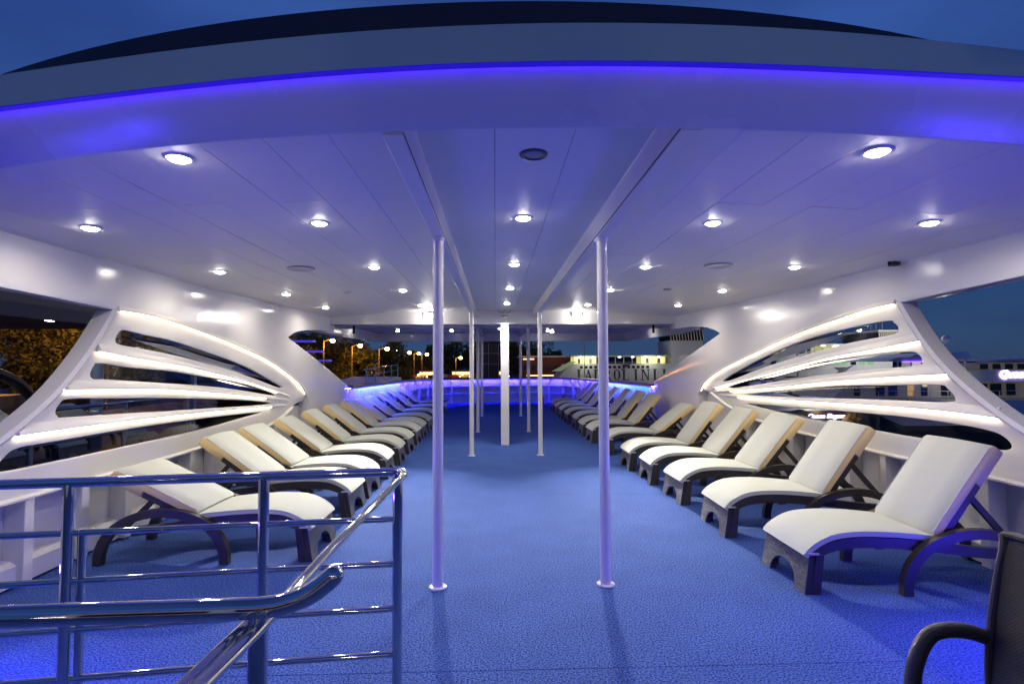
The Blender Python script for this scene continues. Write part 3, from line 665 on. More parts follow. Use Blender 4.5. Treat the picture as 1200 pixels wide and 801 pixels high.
    for ys_ in (-1, 1):
        bm = bmesh.new()
        yb = hw+ys_*(hw-.028)
        loft(bm, [[(.034, yb-.03, .002), (.10, yb-.03, .002), (.10, yb+.03, .002), (.034, yb+.03, .002)], [(.078, yb-.03, .29), (.135, yb-.03, .29), (.135, yb+.03, .29), (.078, yb+.03, .29)]])
        finish('leg', bm, RATD, o)
        bm = bmesh.new(); box(bm, .02, .10, yb-.032, yb+.032, .288, .302, bev=.003); finish('corner_clip', bm, mat('alu_clip', (.6, .6, .62), .35, metal=.6), o)
    # props of the reclining back
    q = B(L*.5, -.055)
    for y in (.06, W-.09):
        bm = bmesh.new(); loft(bm, [[(q[0]-.02, y, q[1]), (q[0]+.02, y, q[1]+.02), (q[0]+.02, y+.03, q[1]+.02), (q[0]-.02, y+.03, q[1])], [(1.62, y, .28), (1.66, y, .30), (1.66, y+.03, .30), (1.62, y+.03, .28)]]); finish('prop', bm, RATD, o)
    bm = bmesh.new(); box(bm, .55, .62, .05, W-.05, .31, .36); finish('cross_bar', bm, RATD, o)
    return o
protos = {}
def place(angle, X, Y, right, lab, grp):
    if angle not in protos: o = protos[angle] = lounger(angle)
    else: o = copy_tree(protos[angle])
    if right: o.location = (X, Y, 0); o.rotation_euler = (0, 0, R(random.uniform(-1.6, 1.6)))
    else: o.location = (X, Y+.66, 0); o.rotation_euler = (0, 0, math.pi+R(random.uniform(-1.6, 1.6)))
    tag(o, lab, 'sun lounger', grp)
    return o
ON = ['nearest', 'second', 'third', 'fourth', 'fifth', 'sixth', 'seventh', 'eighth', 'ninth', 'tenth', 'eleventh', 'twelfth', 'farthest']
RY = [3.90, 5.19, 6.39, 7.46, 8.46, 9.95, 11.45, 12.55, 13.9, 15.2, 16.6, 18.0, 19.4]
RXs = [2.29, 2.26, 2.245, 2.19, 2.14, 2.11, 2.08, 2.05, 2.10, 2.06, 2.07, 2.075, 2.10]
RA = [54, 54, 50, 50, 52, 38, 50, 52, 50, 48, 50, 52, 48]
for i, (y, x, a) in enumerate(zip(RY, RXs, RA)):
    ex = {0: 'nearest cream lounger of the right row, its dark side lit blue', 5: 'sixth cream lounger of the right row, its back set lower than the others'}.get(i, '%s cream lounger from the camera in the right row' % ON[i])
    place(a, x, y, True, ex, 'cream sun loungers along the right side')
LY = [4.72, 6.02, 6.90, 8.05, 9.15, 10.3, 11.45, 12.45, 13.7, 15.2, 16.8, 18.6]
LA = [26, 36, 36, 36, 38, 38, 38, 36, 36, 38, 40, 38]
for i, (y, a) in enumerate(zip(LY, LA)):
    ex = {0: 'nearest cream lounger of the left row, its back laid almost flat'}.get(i, '%s cream lounger from the camera in the left row' % (ON[i] if i < 11 else 'farthest'))
    place(a, float(np.interp(y, [4.7, 7, 20], [-1.60, -1.63, -1.75])), y, False, ex, 'cream sun loungers along the left side')

# ================================================================== chrome guard rail round the stairwell
gr = empty('guard_rail', (0, 0, 0), 0, 'polished steel guard rail round the stairwell on the left', 'railing')
A = Vector((-.50, 2.60, 1.185)); Bv = Vector((-2.75, 2.34, 1.185))
def up(v, z): return (v.x, v.y, z)
cor = smooth_path([(A.x-.10, A.y-.012, 1.187), (A.x+.0, A.y-.005, 1.187), (A.x+.055, A.y-.03, 1.186), (A.x+.068, A.y-.10, 1.184), (A.x+.062, A.y-.2, 1.182)], 4)
tubeo('top_rail', [up(Bv, 1.187)]+cor+[(-.470, 1.5, 1.180), (-.477, 1.10, 1.172), (-.535, .45, 1.15)], [.022]*12+[.021]*2+[.018, .0145, .014, .0135, .013, .013, .013], CHROME, gr, 20)
tubeo('side_handrail', [(-.515, 1.14, 1.165), (-.575, .5, 1.135)], .0125, CHROME, gr, 16)
def lerp(t): return A.lerp(Bv, t)
for t in (.0, .258, .62):
    p = lerp(t)
    if t == 0: p = p+Vector((.03, -.012, 0))
    tubeo('post', [(p.x, p.y, .0), (p.x, p.y, 1.18)], .024, CHROME, gr, 18)
    if t == .62: tubeo('post', [(p.x+.055, p.y+.012, .0), (p.x+.055, p.y+.012, .98)], .018, CHROME, gr, 16)
    bm = bmesh.new(); lathe(bm, [(.05, .002), (.05, .008), (.026, .012)], 20, (p.x, p.y, 0)); finish('post_flange', bm, CHROME, gr, smooth=40)
for z in (.965, .755, .545, .335, .125):
    for a, b in ((0, .258), (.258, .62), (.62, 1)):
        p, q = lerp(a), lerp(b); d = (q-p).normalized()*.02
        if a == 0: p = p+Vector((.03, -.01, 0))-d*.5
        tubeo('mid_rail', [up(p+d, z), up(q-d, z)], .0145, CHROME, gr, 12)
n2 = smooth_path([(-1.6, 1.08, 1.203), (-.986, 1.106, 1.205), (-.56, 1.118, 1.206), (-.472, 1.122, 1.207), (-.419, 1.127, 1.215), (-.375, 1.13, 1.235), (-.338, 1.133, 1.264)], 6)
nr = empty('stair_handrail', (0, 0, 0), 0, 'thick steel handrail in the foreground with a rounded upturned end', 'railing')
tubeo('handrail', n2, .0215, CHROME, nr, 24)
bm = bmesh.new(); bmesh.ops.create_uvsphere(bm, u_segments=20, v_segments=12, radius=.0216, matrix=Matrix.Translation(n2[-1])); finish('end_cap', bm, CHROME, nr, smooth=60)
tubeo('post', [(-.487, 1.125, .0), (-.487, 1.125, 1.20)], .0195, CHROME, nr, 20)

# ================================================================== rattan armchair (bottom right)
ch = empty('rattan_armchair', (1.78, 1.9, 0), R(90-6), 'dark brown woven rattan armchair cut off at the lower right corner', 'chair')
# local frame: x = chair's width, y = towards the back, seat faces -y ; world facing -X
def chpart(name, bm, m_=RATD, s=35): return finish(name, bm, m_, ch, smooth=s)
# after rotation 90: local -y... facing handled by building the back at y=0 and the seat towards +y (world -X)
bm = bmesh.new(); secs = []
for z, y, hw in ((.44, .03, .25), (.6, .012, .262), (.8, -.015, .27), (1.0, -.05, .262), (1.06, -.062, .245)):
    secs.append([(-hw-.27, y, z), (hw-.27, y, z), (hw-.27, y-.028, z), (-hw-.27, y-.028, z)])
loft(bm, secs); chpart('backrest', bm, WOVEN2)
bm = bmesh.new(); tube(bm, smooth_path([(-.27+.25, .015, .42), (-.27+.268, -.002, .7), (-.27+.266, -.06, 1.02), (-.27+.235, -.078, 1.08), (-.27-.235, -.078, 1.08), (-.27-.266, -.06, 1.02), (-.27-.268, -.002, .7), (-.27-.25, .015, .42)], 4), .016, 10); chpart('back_frame', bm)
for sx_ in (0.012, -.552):
    pts = smooth_path([(sx_, 0, .705), (sx_+.005, .06, .722), (sx_+.01, .13, .722), (sx_+.01, .19, .70), (sx_, .24, .63), (sx_-.005, .265, .52), (sx_-.005, .275, .2), (sx_-.005, .285, .002)], 4)
    bm = bmesh.new(); tube(bm, pts, [.027]*len(pts), 16); chpart('armrest', bm, mat('rattan_wrap', (.035, .03, .03), .4, bump=(160, .8, .004)))
    bm = bmesh.new(); tube(bm, [(sx_*.98, .0, .44), (sx_*.98-.0, -.06, .002)], .018, 10); chpart('leg', bm)
bm = bmesh.new(); box(bm, -.52, -.02, .02, .36, .40, .44, bev=.012); chpart('seat', bm)

# ================================================================== blue deck lamps just aft of the view, on both parapets
for x, y, rz, s in ((3.95, 2.75, 0, 'right'), (-3.5, 2.6, 0, 'left')):
    o = empty('blue_wall_light', (x, y, .36), 0, 'blue light bar on the %s parapet aft' % s, 'lamp', 'blue light bars')
    sg = 1 if x > 0 else -1
    bm = bmesh.new(); box(bm, -.03, .03, -.3, .3, -.04, .04, bev=.008); finish('housing', bm, GREYM, o)
    bm = bmesh.new(); box(bm, min(-sg*.031, -sg*.037), max(-sg*.031, -sg*.037), -.28, .28, -.025, .025); finish('lens', bm, mat('blue_bar_lens', (.2, .2, .9), .4, emit=(.045, .02, 1), es=430), o)
    area('lamp', (-sg*.045, 0, 0), .05, P_SIDE, (.07, .02, 1), o, rot=(0, R(62*sg), 0), spread=84, shape='RECTANGLE', size_y=.55)
# white lamps on the aft deck that throw pale patches on the roof edge
for x, y, z, tx, ty, tz, an, s_ in ((-3.0, -2.2, 1.0, -1.45, 2.1, 2.72, 19, 'left'), (3.4, -2.2, 1.0, 1.65, 2.1, 2.72, 24, 'right')):
    o = empty('aft_deck_lamp', (x, y, z), 0, 'white lamp on a short post on the %s of the aft deck' % s_, 'lamp', 'white aft deck lamps')
    bm = bmesh.new(); tube(bm, [(0, 0, -z), (0, 0, -.06)], .03, 12); finish('lamp_post', bm, PAINT, o, smooth=50)
    bm = bmesh.new(); lathe(bm, [(.03, -.06), (.09, -.03), (.10, .02), (.09, .03)], 20); finish('housing', bm, GREYM, o, smooth=40)
    bm = bmesh.new(); lathe(bm, [(.0, .034), (.085, .032), (.088, .028)], 20); finish('lens', bm, LAMPW, o, smooth=40)
    l = bpy.data.lights.new('lamp', 'SPOT'); l.energy = 16; l.color = (1, .9, .85); l.spot_size = R(an); l.spot_blend = .12; l.shadow_soft_size = .05
    q = bpy.data.objects.new('lamp', l); col.objects.link(q); q.parent = o; q.location = (0, 0, .09)
    q.rotation_euler = (Vector((tx-x, ty-y, tz-z-.09))).to_track_quat('-Z', 'Y').to_euler()
# deckhouse front added behind the viewer to mirror in the rails; lamps added too
dh = empty('backdrop', (0, -3.6, 0), 0, 'added white deckhouse front closing the aft end of the deck', 'backdrop')
bm = bmesh.new(); box(bm, -4.0, 4.4, -.12, 0, 0, 3.1, bev=.01); finish('wall', bm, PAINT2, dh)
for x in (-3.1, -1.6, 1.5, 3.1): bm = bmesh.new(); box(bm, x-.6, x+.6, .002, .03, .5, 2.15, bev=.01); finish('window', bm, mat('black_glass', (.01, .01, .012), .05), dh)
bm = bmesh.new(); box(bm, -.55, .45, .002, .04, .1, 2.15, bev=.01); dr = finish('door', bm, PAINT, dh)
bm = bmesh.new(); tube(bm, [(.3, .05, 1.0), (.3, .09, 1.0), (.18, .09, 1.0)], .012, 8); finish('handle', bm, CHROME, dr, smooth=40)
for x, s_ in ((-1.1, 'left'), (1.0, 'right')):  # lamps added to light the wall behind the viewer
    o = empty('added_bulkhead_lamp', (x, -3.59, 2.4), 0, 'added oval bulkhead lamp on the deckhouse, %s of its door' % s_, 'lamp', 'added bulkhead lamps')
    bm = bmesh.new(); box(bm, -.11, .11, .0, .05, -.06, .06, bev=.02); finish('housing', bm, GREYM, o)
    bm = bmesh.new(); box(bm, -.09, .09, .051, .075, -.045, .045, bev=.01); finish('lens', bm, LAMPW, o)
    area('lamp', (0, .10, 0), .16, .9, (1, .92, .84), o, rot=(R(40), 0, 0), spread=170, shape='RECTANGLE', size_y=.08)
#EXTERIOR
# ================================================================== outside: water, quay, ground
WATER = mat('harbour_water', (.008, .014, .03), .12, bump=(1.2, .6, .2))
bm = bmesh.new(); box(bm, -1500, 2500, -300, 3500, -8.5, -7.5); tag(finish('water', bm, WATER), kind='structure')
bm = bmesh.new(); prism(bm, [(-900, 60), (-18, 60), (-18, 190), (14, 205), (14, 320), (900, 330), (1500, 3300), (-1500, 3300)], -8.4, -5.5, lambda u, v, t: (u, v, t))
tag(finish('quay_ground', bm, mat('quay_asphalt', (.06, .055, .05), .8, noise=(.2, .2, (.09, .085, .075)))), kind='structure')
bm = bmesh.new()
prev = None; secs = []
for i in range(61):
    x = -1400+i*60; h = 24+16*math.sin(i*.31)+9*math.sin(i*.83+1)
    if -60 < x < 60: h *= .6
    secs.append([(x, 1500, -6), (x, 1700, h), (x, 2100, h*.8), (x, 2200, -6)])
loft(bm, secs); tag(finish('hills', bm, mat('hill_dark', (.02, .03, .03), 1.)), kind='structure')

LEAF = mat('leaf_green', (.085, .09, .025), .7, noise=(.6, .15, (.13, .12, .03)), spec=.2)
BARK = mat('bark', (.06, .045, .03), .9)
def tree(x, y, zb, h, rad, lab, grp, n=2600, leaf=.35, squash=.62, crown_lo=.25):
    o = empty('broadleaf_tree', (x, y, zb), 0, lab, 'tree', grp)
    bm = bmesh.new(); tube(bm, [(0, 0, 0), (.1, 0, h*.3), (.25, .1, h*.6), (.2, 0, h*.85)], [rad*.07+.1, rad*.055+.08, rad*.03+.05, .04], 8)
    for k in range(5):
        a = k*1.3+x; tube(bm, [(.1, 0, h*(.25+.07*k)), (math.cos(a)*rad*.35, math.sin(a)*rad*.35, h*(.45+.06*k)), (math.cos(a)*rad*.7, math.sin(a)*rad*.7, h*(.55+.06*k))], [rad*.03+.05, .07, .03], 6)
    finish('trunk', bm, BARK, o, smooth=40)
    ncl = 46
    cs = RNG.normal(size=(ncl, 3)); cs /= np.linalg.norm(cs, axis=1)[:, None]; cs *= RNG.uniform(.35, .95, (ncl, 1))
    cs[:, 0] *= rad; cs[:, 1] *= rad; ch_ = h*(1-crown_lo)/2; cs[:, 2] = cs[:, 2]*ch_+h*(crown_lo)+ch_
    sizes = RNG.uniform(.16, .34, ncl)*rad
    idx = RNG.randint(0, ncl, n); d = RNG.normal(size=(n, 3)); d /= np.linalg.norm(d, axis=1)[:, None]
    c = cs[idx]+d*sizes[idx][:, None]*RNG.uniform(.5, 1.05, (n, 1))
    u = RNG.normal(size=(n, 3)); u /= np.linalg.norm(u, axis=1)[:, None]; v = np.cross(u, RNG.normal(size=(n, 3))); v /= np.linalg.norm(v, axis=1)[:, None]
    s = leaf*RNG.uniform(.5, 1.2, (n, 1))
    V = np.stack([c-u*s, c-v*s*.5, c+u*s, c+v*s*.5], 1).reshape(-1, 3)
    me = bpy.data.meshes.new('crown'); me.from_pydata(V.tolist(), [], [(4*i, 4*i+1, 4*i+2, 4*i+3) for i in range(n)]); me.materials.append(LEAF)
    q = bpy.data.objects.new('crown', me); col.objects.link(q); q.parent = o
    return o
SOD = (1, .40, .05)
# trees close on the left quay, lit orange, seen through the aft opening
G1 = 'orange lit trees beyond the left side'
for i, (x, y, h, r) in enumerate([(-34, 26, 13, 6.5), (-40, 36, 14, 7), (-36, 46, 14, 6.5), (-44, 58, 15, 7.5), (-52, 44, 16, 8)]):
    tree(x, y, -5.5, h, r, '%s dark leafy tree on the left quay glowing orange from a street lamp' % ['first', 'second', 'third', 'fourth', 'rearmost'][i], G1, n=16000, leaf=.21, crown_lo=.15)
bm = bmesh.new(); box(bm, -80, -14, 10, 59.9, -8.4, -5.51); tag(finish('left_quay', bm, mat('quay_asphalt')), kind='structure')
G2 = 'dark trees beyond the left bow'
for i, (x, y, h, r) in enumerate([(-30, 72, 12.2, 6), (-26, 84, 13, 6.5), (-21, 78, 11.5, 5), (-17.5, 88, 11.8, 5), (-33, 95, 14, 7)]):
    tree(x, y, -5.5, h, r, '%s dark tree of the clump beyond the left bow' % ['leftmost', 'second', 'third', 'rightmost', 'tallest rear'][i], G2, n=8000, leaf=.27, crown_lo=.12)
G3 = 'trees on the far quay'
for i, (x, y, h, r) in enumerate([(-31, 210, 13, 7), (-25, 215, 15, 7), (-17, 230, 22, 10), (-8, 240, 18, 9), (-2, 250, 24, 11), (10, 250, 21, 10), (16, 262, 20, 10), (28, 300, 20, 11), (-40, 230, 12, 8), (2, 290, 26, 12)]):
    tree(x, y, -5.5, h, r, 'dark tree on the far quay, %s from the left' % ['second', 'third', 'fourth', 'fifth', 'sixth', 'eighth', 'ninth', 'tenth', 'first', 'seventh'][i], G3, n=2600, leaf=.8, crown_lo=.08)

LAMPO = mat('sodium_lens', (.9, .6, .3), .5, emit=(1, .55, .14), es=40)
LAMPC = mat('white_lens', (.9, .9, .9), .5, emit=(1, .8, .65), es=40)
STEEL = mat('grey_steel', (.25, .25, .25), .5, metal=.3)
def street_lamp(x, y, zb, zt, lab, grp, power=0, r=.35, c=SOD, lens=None, arms=1):
    o = empty('street_lamp', (x, y, zb), 0, lab, 'street lamp', grp)
    h = zt-zb
    bm = bmesh.new(); tube(bm, [(0, 0, 0), (0, 0, h)], [.11, .06], 8)
    for k in range(arms):
        s = 1 if k == 0 else -1; tube(bm, [(0, 0, h-.1), (s*.6, 0, h+.1), (s*1.1, 0, h+.1)], .05, 6)
    finish('lamp_post', bm, mat('lit_post', (.16, .13, .09), .6), o, smooth=40)
    for k in range(arms):
        s = 1 if k == 0 else -1
        bm = bmesh.new(); box(bm, s*1.1-r*.8, s*1.1+r*.8, -.2, .2, h+.16, h+.26, bev=.03); finish('lamp_head', bm, STEEL, o)
        bm = bmesh.new(); bmesh.ops.create_uvsphere(bm, u_segments=12, v_segments=8, radius=r, matrix=Matrix.Translation((s*1.1, 0, h-.02)) @ Matrix.Scale(.8, 4, (0, 0, 1))); finish('lamp_lens', bm, lens or LAMPO, o, smooth=60)
    if power: point('glow', (1.1*0+.8, -.6, h-.6), power, c, .3, o)
    return o
GL = 'street lamps on the far quay'
for i, (x, z) in enumerate([(-22.2, 4.97), (-19.3, 4.57), (-17.2, 4.37), (-15.4, 4.17), (-7.8, 3.37)]):
    street_lamp(x-1.1, 120, -5.5, z, '%s orange street lamp on the quay ahead' % ['leftmost', 'second', 'third', 'fourth', 'lone fifth'][i], GL, 500 if i in (0, 2, 4) else 0, r=.38)
GT = 'street lamps among the left trees'
for i, (x, y, z, pw) in enumerate([(-21.8, 68, 4.9, 650), (-19.3, 72, 4.4, 450), (-15.9, 73, 4.0, 250)]):
    street_lamp(x, y, -5.5, z, '%s glowing orange lamp among the dark trees' % ['left', 'middle', 'right'][i], GT, pw, r=.3)
street_lamp(-28.5, 30, -5.5, 6.0, 'added orange street lamp lighting the trees by the left quay', 'added quay lamps left', 1800, r=.3)  # this lamp and the next are added to light the left trees
street_lamp(-30, 42, -5.5, 7.5, 'second added orange street lamp behind the neighbouring boat', 'added quay lamps left', 1800, r=.3)
street_lamp(57.8, 70, -7.4, 6.3, 'tall twin headed lamp post above the white yacht', 'lamp posts right', 9000, r=.30, c=(1, .85, .7), lens=LAMPC, arms=2)

# cars and stalls on the quay (tiny, far away)
CARM = [mat('car_paint_%s' % n, c, .3) for n, c in (('red', (.3, .03, .02)), ('white', (.6, .6, .6)), ('dark', (.03, .03, .04)), ('silver', (.35, .35, .37)))]
def car(x, y, k, lab):
    o = empty('parked_car', (x, y, -3.2), 0, lab, 'car', 'cars parked on the far quay')
    bm = bmesh.new(); prism(bm, [(-2.1, .35), (2.1, .35), (2.15, .8), (1.3, .95), (.8, 1.45), (-1.0, 1.45), (-1.6, .95), (-2.15, .85)], -.85, .85, lambda u, v, t: (u, t, v)); finish('body', bm, CARM[k % 4], o)
    for sx_ in (-1.3, 1.3):
        bm = bmesh.new(); tube(bm, [(sx_, -.9, .33), (sx_, -.7, .33)], .33, 12); finish('wheel', bm, BLACK, o)
    bm = bmesh.new(); box(bm, 1.9, 2.18, -.87, -.6, .6, .78); finish('headlight', bm, LAMPC if k % 2 else LAMPO, o)
NUM = ['one', 'two', 'three', 'four', 'five', 'six', 'seven', 'eight', 'nine', 'ten', 'eleven', 'twelve', 'thirteen', 'fourteen', 'fifteen', 'sixteen', 'seventeen', 'eighteen']
bm = bmesh.new(); box(bm, -150, 14, 192, 330, -5.49, -3.2); tag(finish('road', bm, mat('quay_asphalt')), kind='structure')
for i in range(18):
    car(-60+i*3.7+random.uniform(-.6, .6), 197+(i % 3)*1.6, i, 'car parked on the far quay road, number %s from the left' % NUM[i])
for i, x in enumerate((-52, -40, -28, -12, -2)):
    o = empty('bollard_light', (x, 194, -3.2), 0, '%s low orange bollard light before the parked cars' % ['leftmost', 'second', 'middle', 'fourth', 'rightmost'][i], 'bollard light', 'bollard lights on the far road')
    bm = bmesh.new(); tube(bm, [(0, 0, 0), (0, 0, 1.3)], .12, 8); finish('shaft', bm, STEEL, o)
    bm = bmesh.new(); lathe(bm, [(.22, 1.3), (.26, 1.5), (.1, 1.7)], 10); finish('lens', bm, LAMPO, o)
    point('glow', (0, -1, 2.2), 500, SOD, .2, o)
# market stalls with warm light strips
for i, (x, y, w_, z) in enumerate([(-25, 206, 9, -3.2), (-13, 207, 8, -3.2), (-45, 206, 7, -2.4), (2, 208, 7, -3.4)]):
    o = empty('quay_kiosk', (x, y, -3.2), 0, 'small warmly lit kiosk on the far quay, %s' % ['left of the middle', 'centre left', 'far left', 'behind the square column'][i], 'kiosk', 'lit kiosks on the quay')
    bm = bmesh.new(); box(bm, -w_/2, w_/2, 0, 3, 0, 2.6); finish('wall', bm, mat('kiosk_wall', (.35, .25, .15), .7), o)
    bm = bmesh.new(); box(bm, -w_/2-.4, w_/2+.4, -1, 3.4, 2.62, 2.9); finish('roof', bm, mat('kiosk_roof', (.25, .22, .2), .7), o)
    bm = bmesh.new(); box(bm, -w_/2+.3, w_/2-.3, -.06, -.01, 1.2, 2.3); finish('lit_window', bm, mat('lit_window_warm', (.8, .6, .3), .5, emit=(1, .6, .22), es=2.2), o)
# dark frame building behind the middle trees
o = empty('dark_building', (0, 190, -5.5), 0, 'dark building with tall white window bars between the trees ahead', 'building')
bm = bmesh.new(); box(bm, -6.4, 1.4, .6, 16, 0, 15); finish('wall', bm, mat('dark_facade', (.02, .02, .025), .5), o)
for x in (-6, -2.4, 1.2): bm = bmesh.new(); box(bm, x-.12, x+.12, .3, .58, 0, 15); finish('window_bar', bm, mat('bar_grey', (.28, .30, .36), .5), o)
for z in (7.6, 11.4): bm = bmesh.new(); box(bm, -6.4, 1.4, .25, .55, z-.1, z+.1); finish('window_bar', bm, mat('bar_grey'), o)
# red brown building right of the middle
o = empty('brick_building', (16, 170, -5.5), 0, 'low red brown building with lit eaves beside the ferry', 'building')
bm = bmesh.new(); box(bm, -8, 8, 0, 12, 0, 9.6); finish('wall', bm, mat('red_brown_wall', (.12, .035, .025), .8), o)
bm = bmesh.new(); box(bm, -8.6, 8.4, -.8, 12.6, 9.62, 10.1); finish('roof', bm, mat('pale_roof', (.4, .4, .45), .6), o)
for z, a, b in ((8.9, -7, -3.5), (3.6, -6, 7.6)): bm = bmesh.new(); box(bm, a, b, -.15, -.01, z, z+.35); finish('light_strip', bm, mat('lit_window_warm'), o)
for k in range(6): bm = bmesh.new(); box(bm, -6.8+k*2.4, -5.4+k*2.4, -.06, -.01, 5.6, 7.2); finish('window', bm, mat('dim_window', (.03, .02, .02), .2), o)
for (x, y, z) in ((11, 166, 4.5), (19, 166, 3)): point('porch_glow', (x, y, z), 90, (1, .45, .2), .5)

# ------------------------------------------------------------------ lettering
def serif_letter(bm, chx, x, z, h, w_, f):
    """simple roman capitals made of strokes and serifs; f maps (u, v) to 3-D for t in 0..d"""
    T = w_*.27; S = h*.06; th = w_*.13
    def rect(a, b, c, d): prism(bm, [(x+a, z+c), (x+b, z+c), (x+b, z+d), (x+a, z+d)], 0, .06, f)
    def quad(p): prism(bm, [(x+a, z+b) for a, b in p], 0, .06, f)
    def ring(cx, cz, rx, rz, a0, a1, n=14):
        for k in range(n):
            a, b = a0+(a1-a0)*k/n, a0+(a1-a0)*(k+1)/n
            def P(q, s): 
                tk = (th+(T-th)*abs(math.cos(q)))*s
                return (cx+(rx-tk)*math.cos(q), cz+(rz-(th*.8)*s)*math.sin(q))
            quad([P(a, 0), P(b, 0), P(b, 1), P(a, 1)])
    def ser(cx, zz): rect(cx-T*1.0, cx+T*1.0, zz, zz+S)
    m_ = w_/2
    if chx == 'I': rect(m_-T/2, m_+T/2, 0, h); ser(m_, -.001); ser(m_, h-S+.001)
    if chx == 'J': rect(m_-T/2, m_+T/2, -.12*h, h); ser(m_, h-S+.001); quad([(m_+T/2, -.12*h), (m_-T/2, -.12*h), (m_-T*1.8, -.22*h), (m_-T*1.6, -.28*h)])
    if chx == 'A':
        quad([(0, 0), (th, 0), (m_+th*.3, h), (m_-th*.4, h)]); quad([(w_-T, 0), (w_, 0), (m_+th*.4, h), (m_-T*.6, h)]); rect(w_*.22, w_*.75, h*.30, h*.30+S); ser(th, -.001); ser(w_-T/2, -.001)
    if chx == 'D': rect(0, T, 0, h); ring(T*.6, h/2, w_-T*.6, h/2, -math.pi/2, math.pi/2); ser(T/2, -.001); ser(T/2, h-S+.001)
    if chx == 'O': ring(m_, h/2, m_, h/2, 0, 2*math.pi, 24)
    if chx == 'R': rect(0, T, 0, h); ring(T*.6, h*.74, w_*.72, h*.26, -math.pi/2, math.pi/2); quad([(w_*.35, h*.5), (w_*.58, h*.5), (w_*1.02, 0), (w_*.8, 0)]); ser(T/2, -.001); ser(T/2, h-S+.001)
    if chx == 'L': rect(0, T, 0, h); rect(T, w_*.85, 0, S); rect(w_*.8, w_*.85, 0, h*.25); ser(T/2, -.001); ser(T/2, h-S+.001)
    if chx == 'N': rect(0, th, 0, h); rect(w_-th, w_, 0, h); quad([(0, h), (T, h), (w_, 0), (w_-T*.6, 0)]); ser(th/2, -.001); ser(th/2, h-S+.001); ser(w_-th/2, h-S+.001)
def word(parent, txt, x, z, y, h, pitch, m_):
    for k, c_ in enumerate(txt):
        wd = pitch*(.30 if c_ in 'IJ' else .72)
        bm = bmesh.new(); serif_letter(bm, c_, 0, 0, h, pitch*.72, lambda u, v, t: (x+k*pitch+u, y-t, z+v))
        finish('letter', bm, m_, parent)
INK = mat('navy_lettering', (.008, .012, .035), .5)
HULLW = mat('ferry_white', (.42, .43, .46), .5, noise=(.12, .2, (.36, .37, .40)))
GALL = mat('lit_gallery_wall', (.8, .75, .4), .6, emit=(.95, .85, .25), es=.55)  # lamp light on the gallery walls put in as emission
LW = mat('gallery_lamp', (.9, .9, .9), .5, emit=(1, 1, .8), es=9)
WIN = mat('dark_window', (.01, .012, .018), .1)
WING = mat('green_lit_window', (.1, .2, .1), .3, emit=(.35, .9, .35), es=.35)
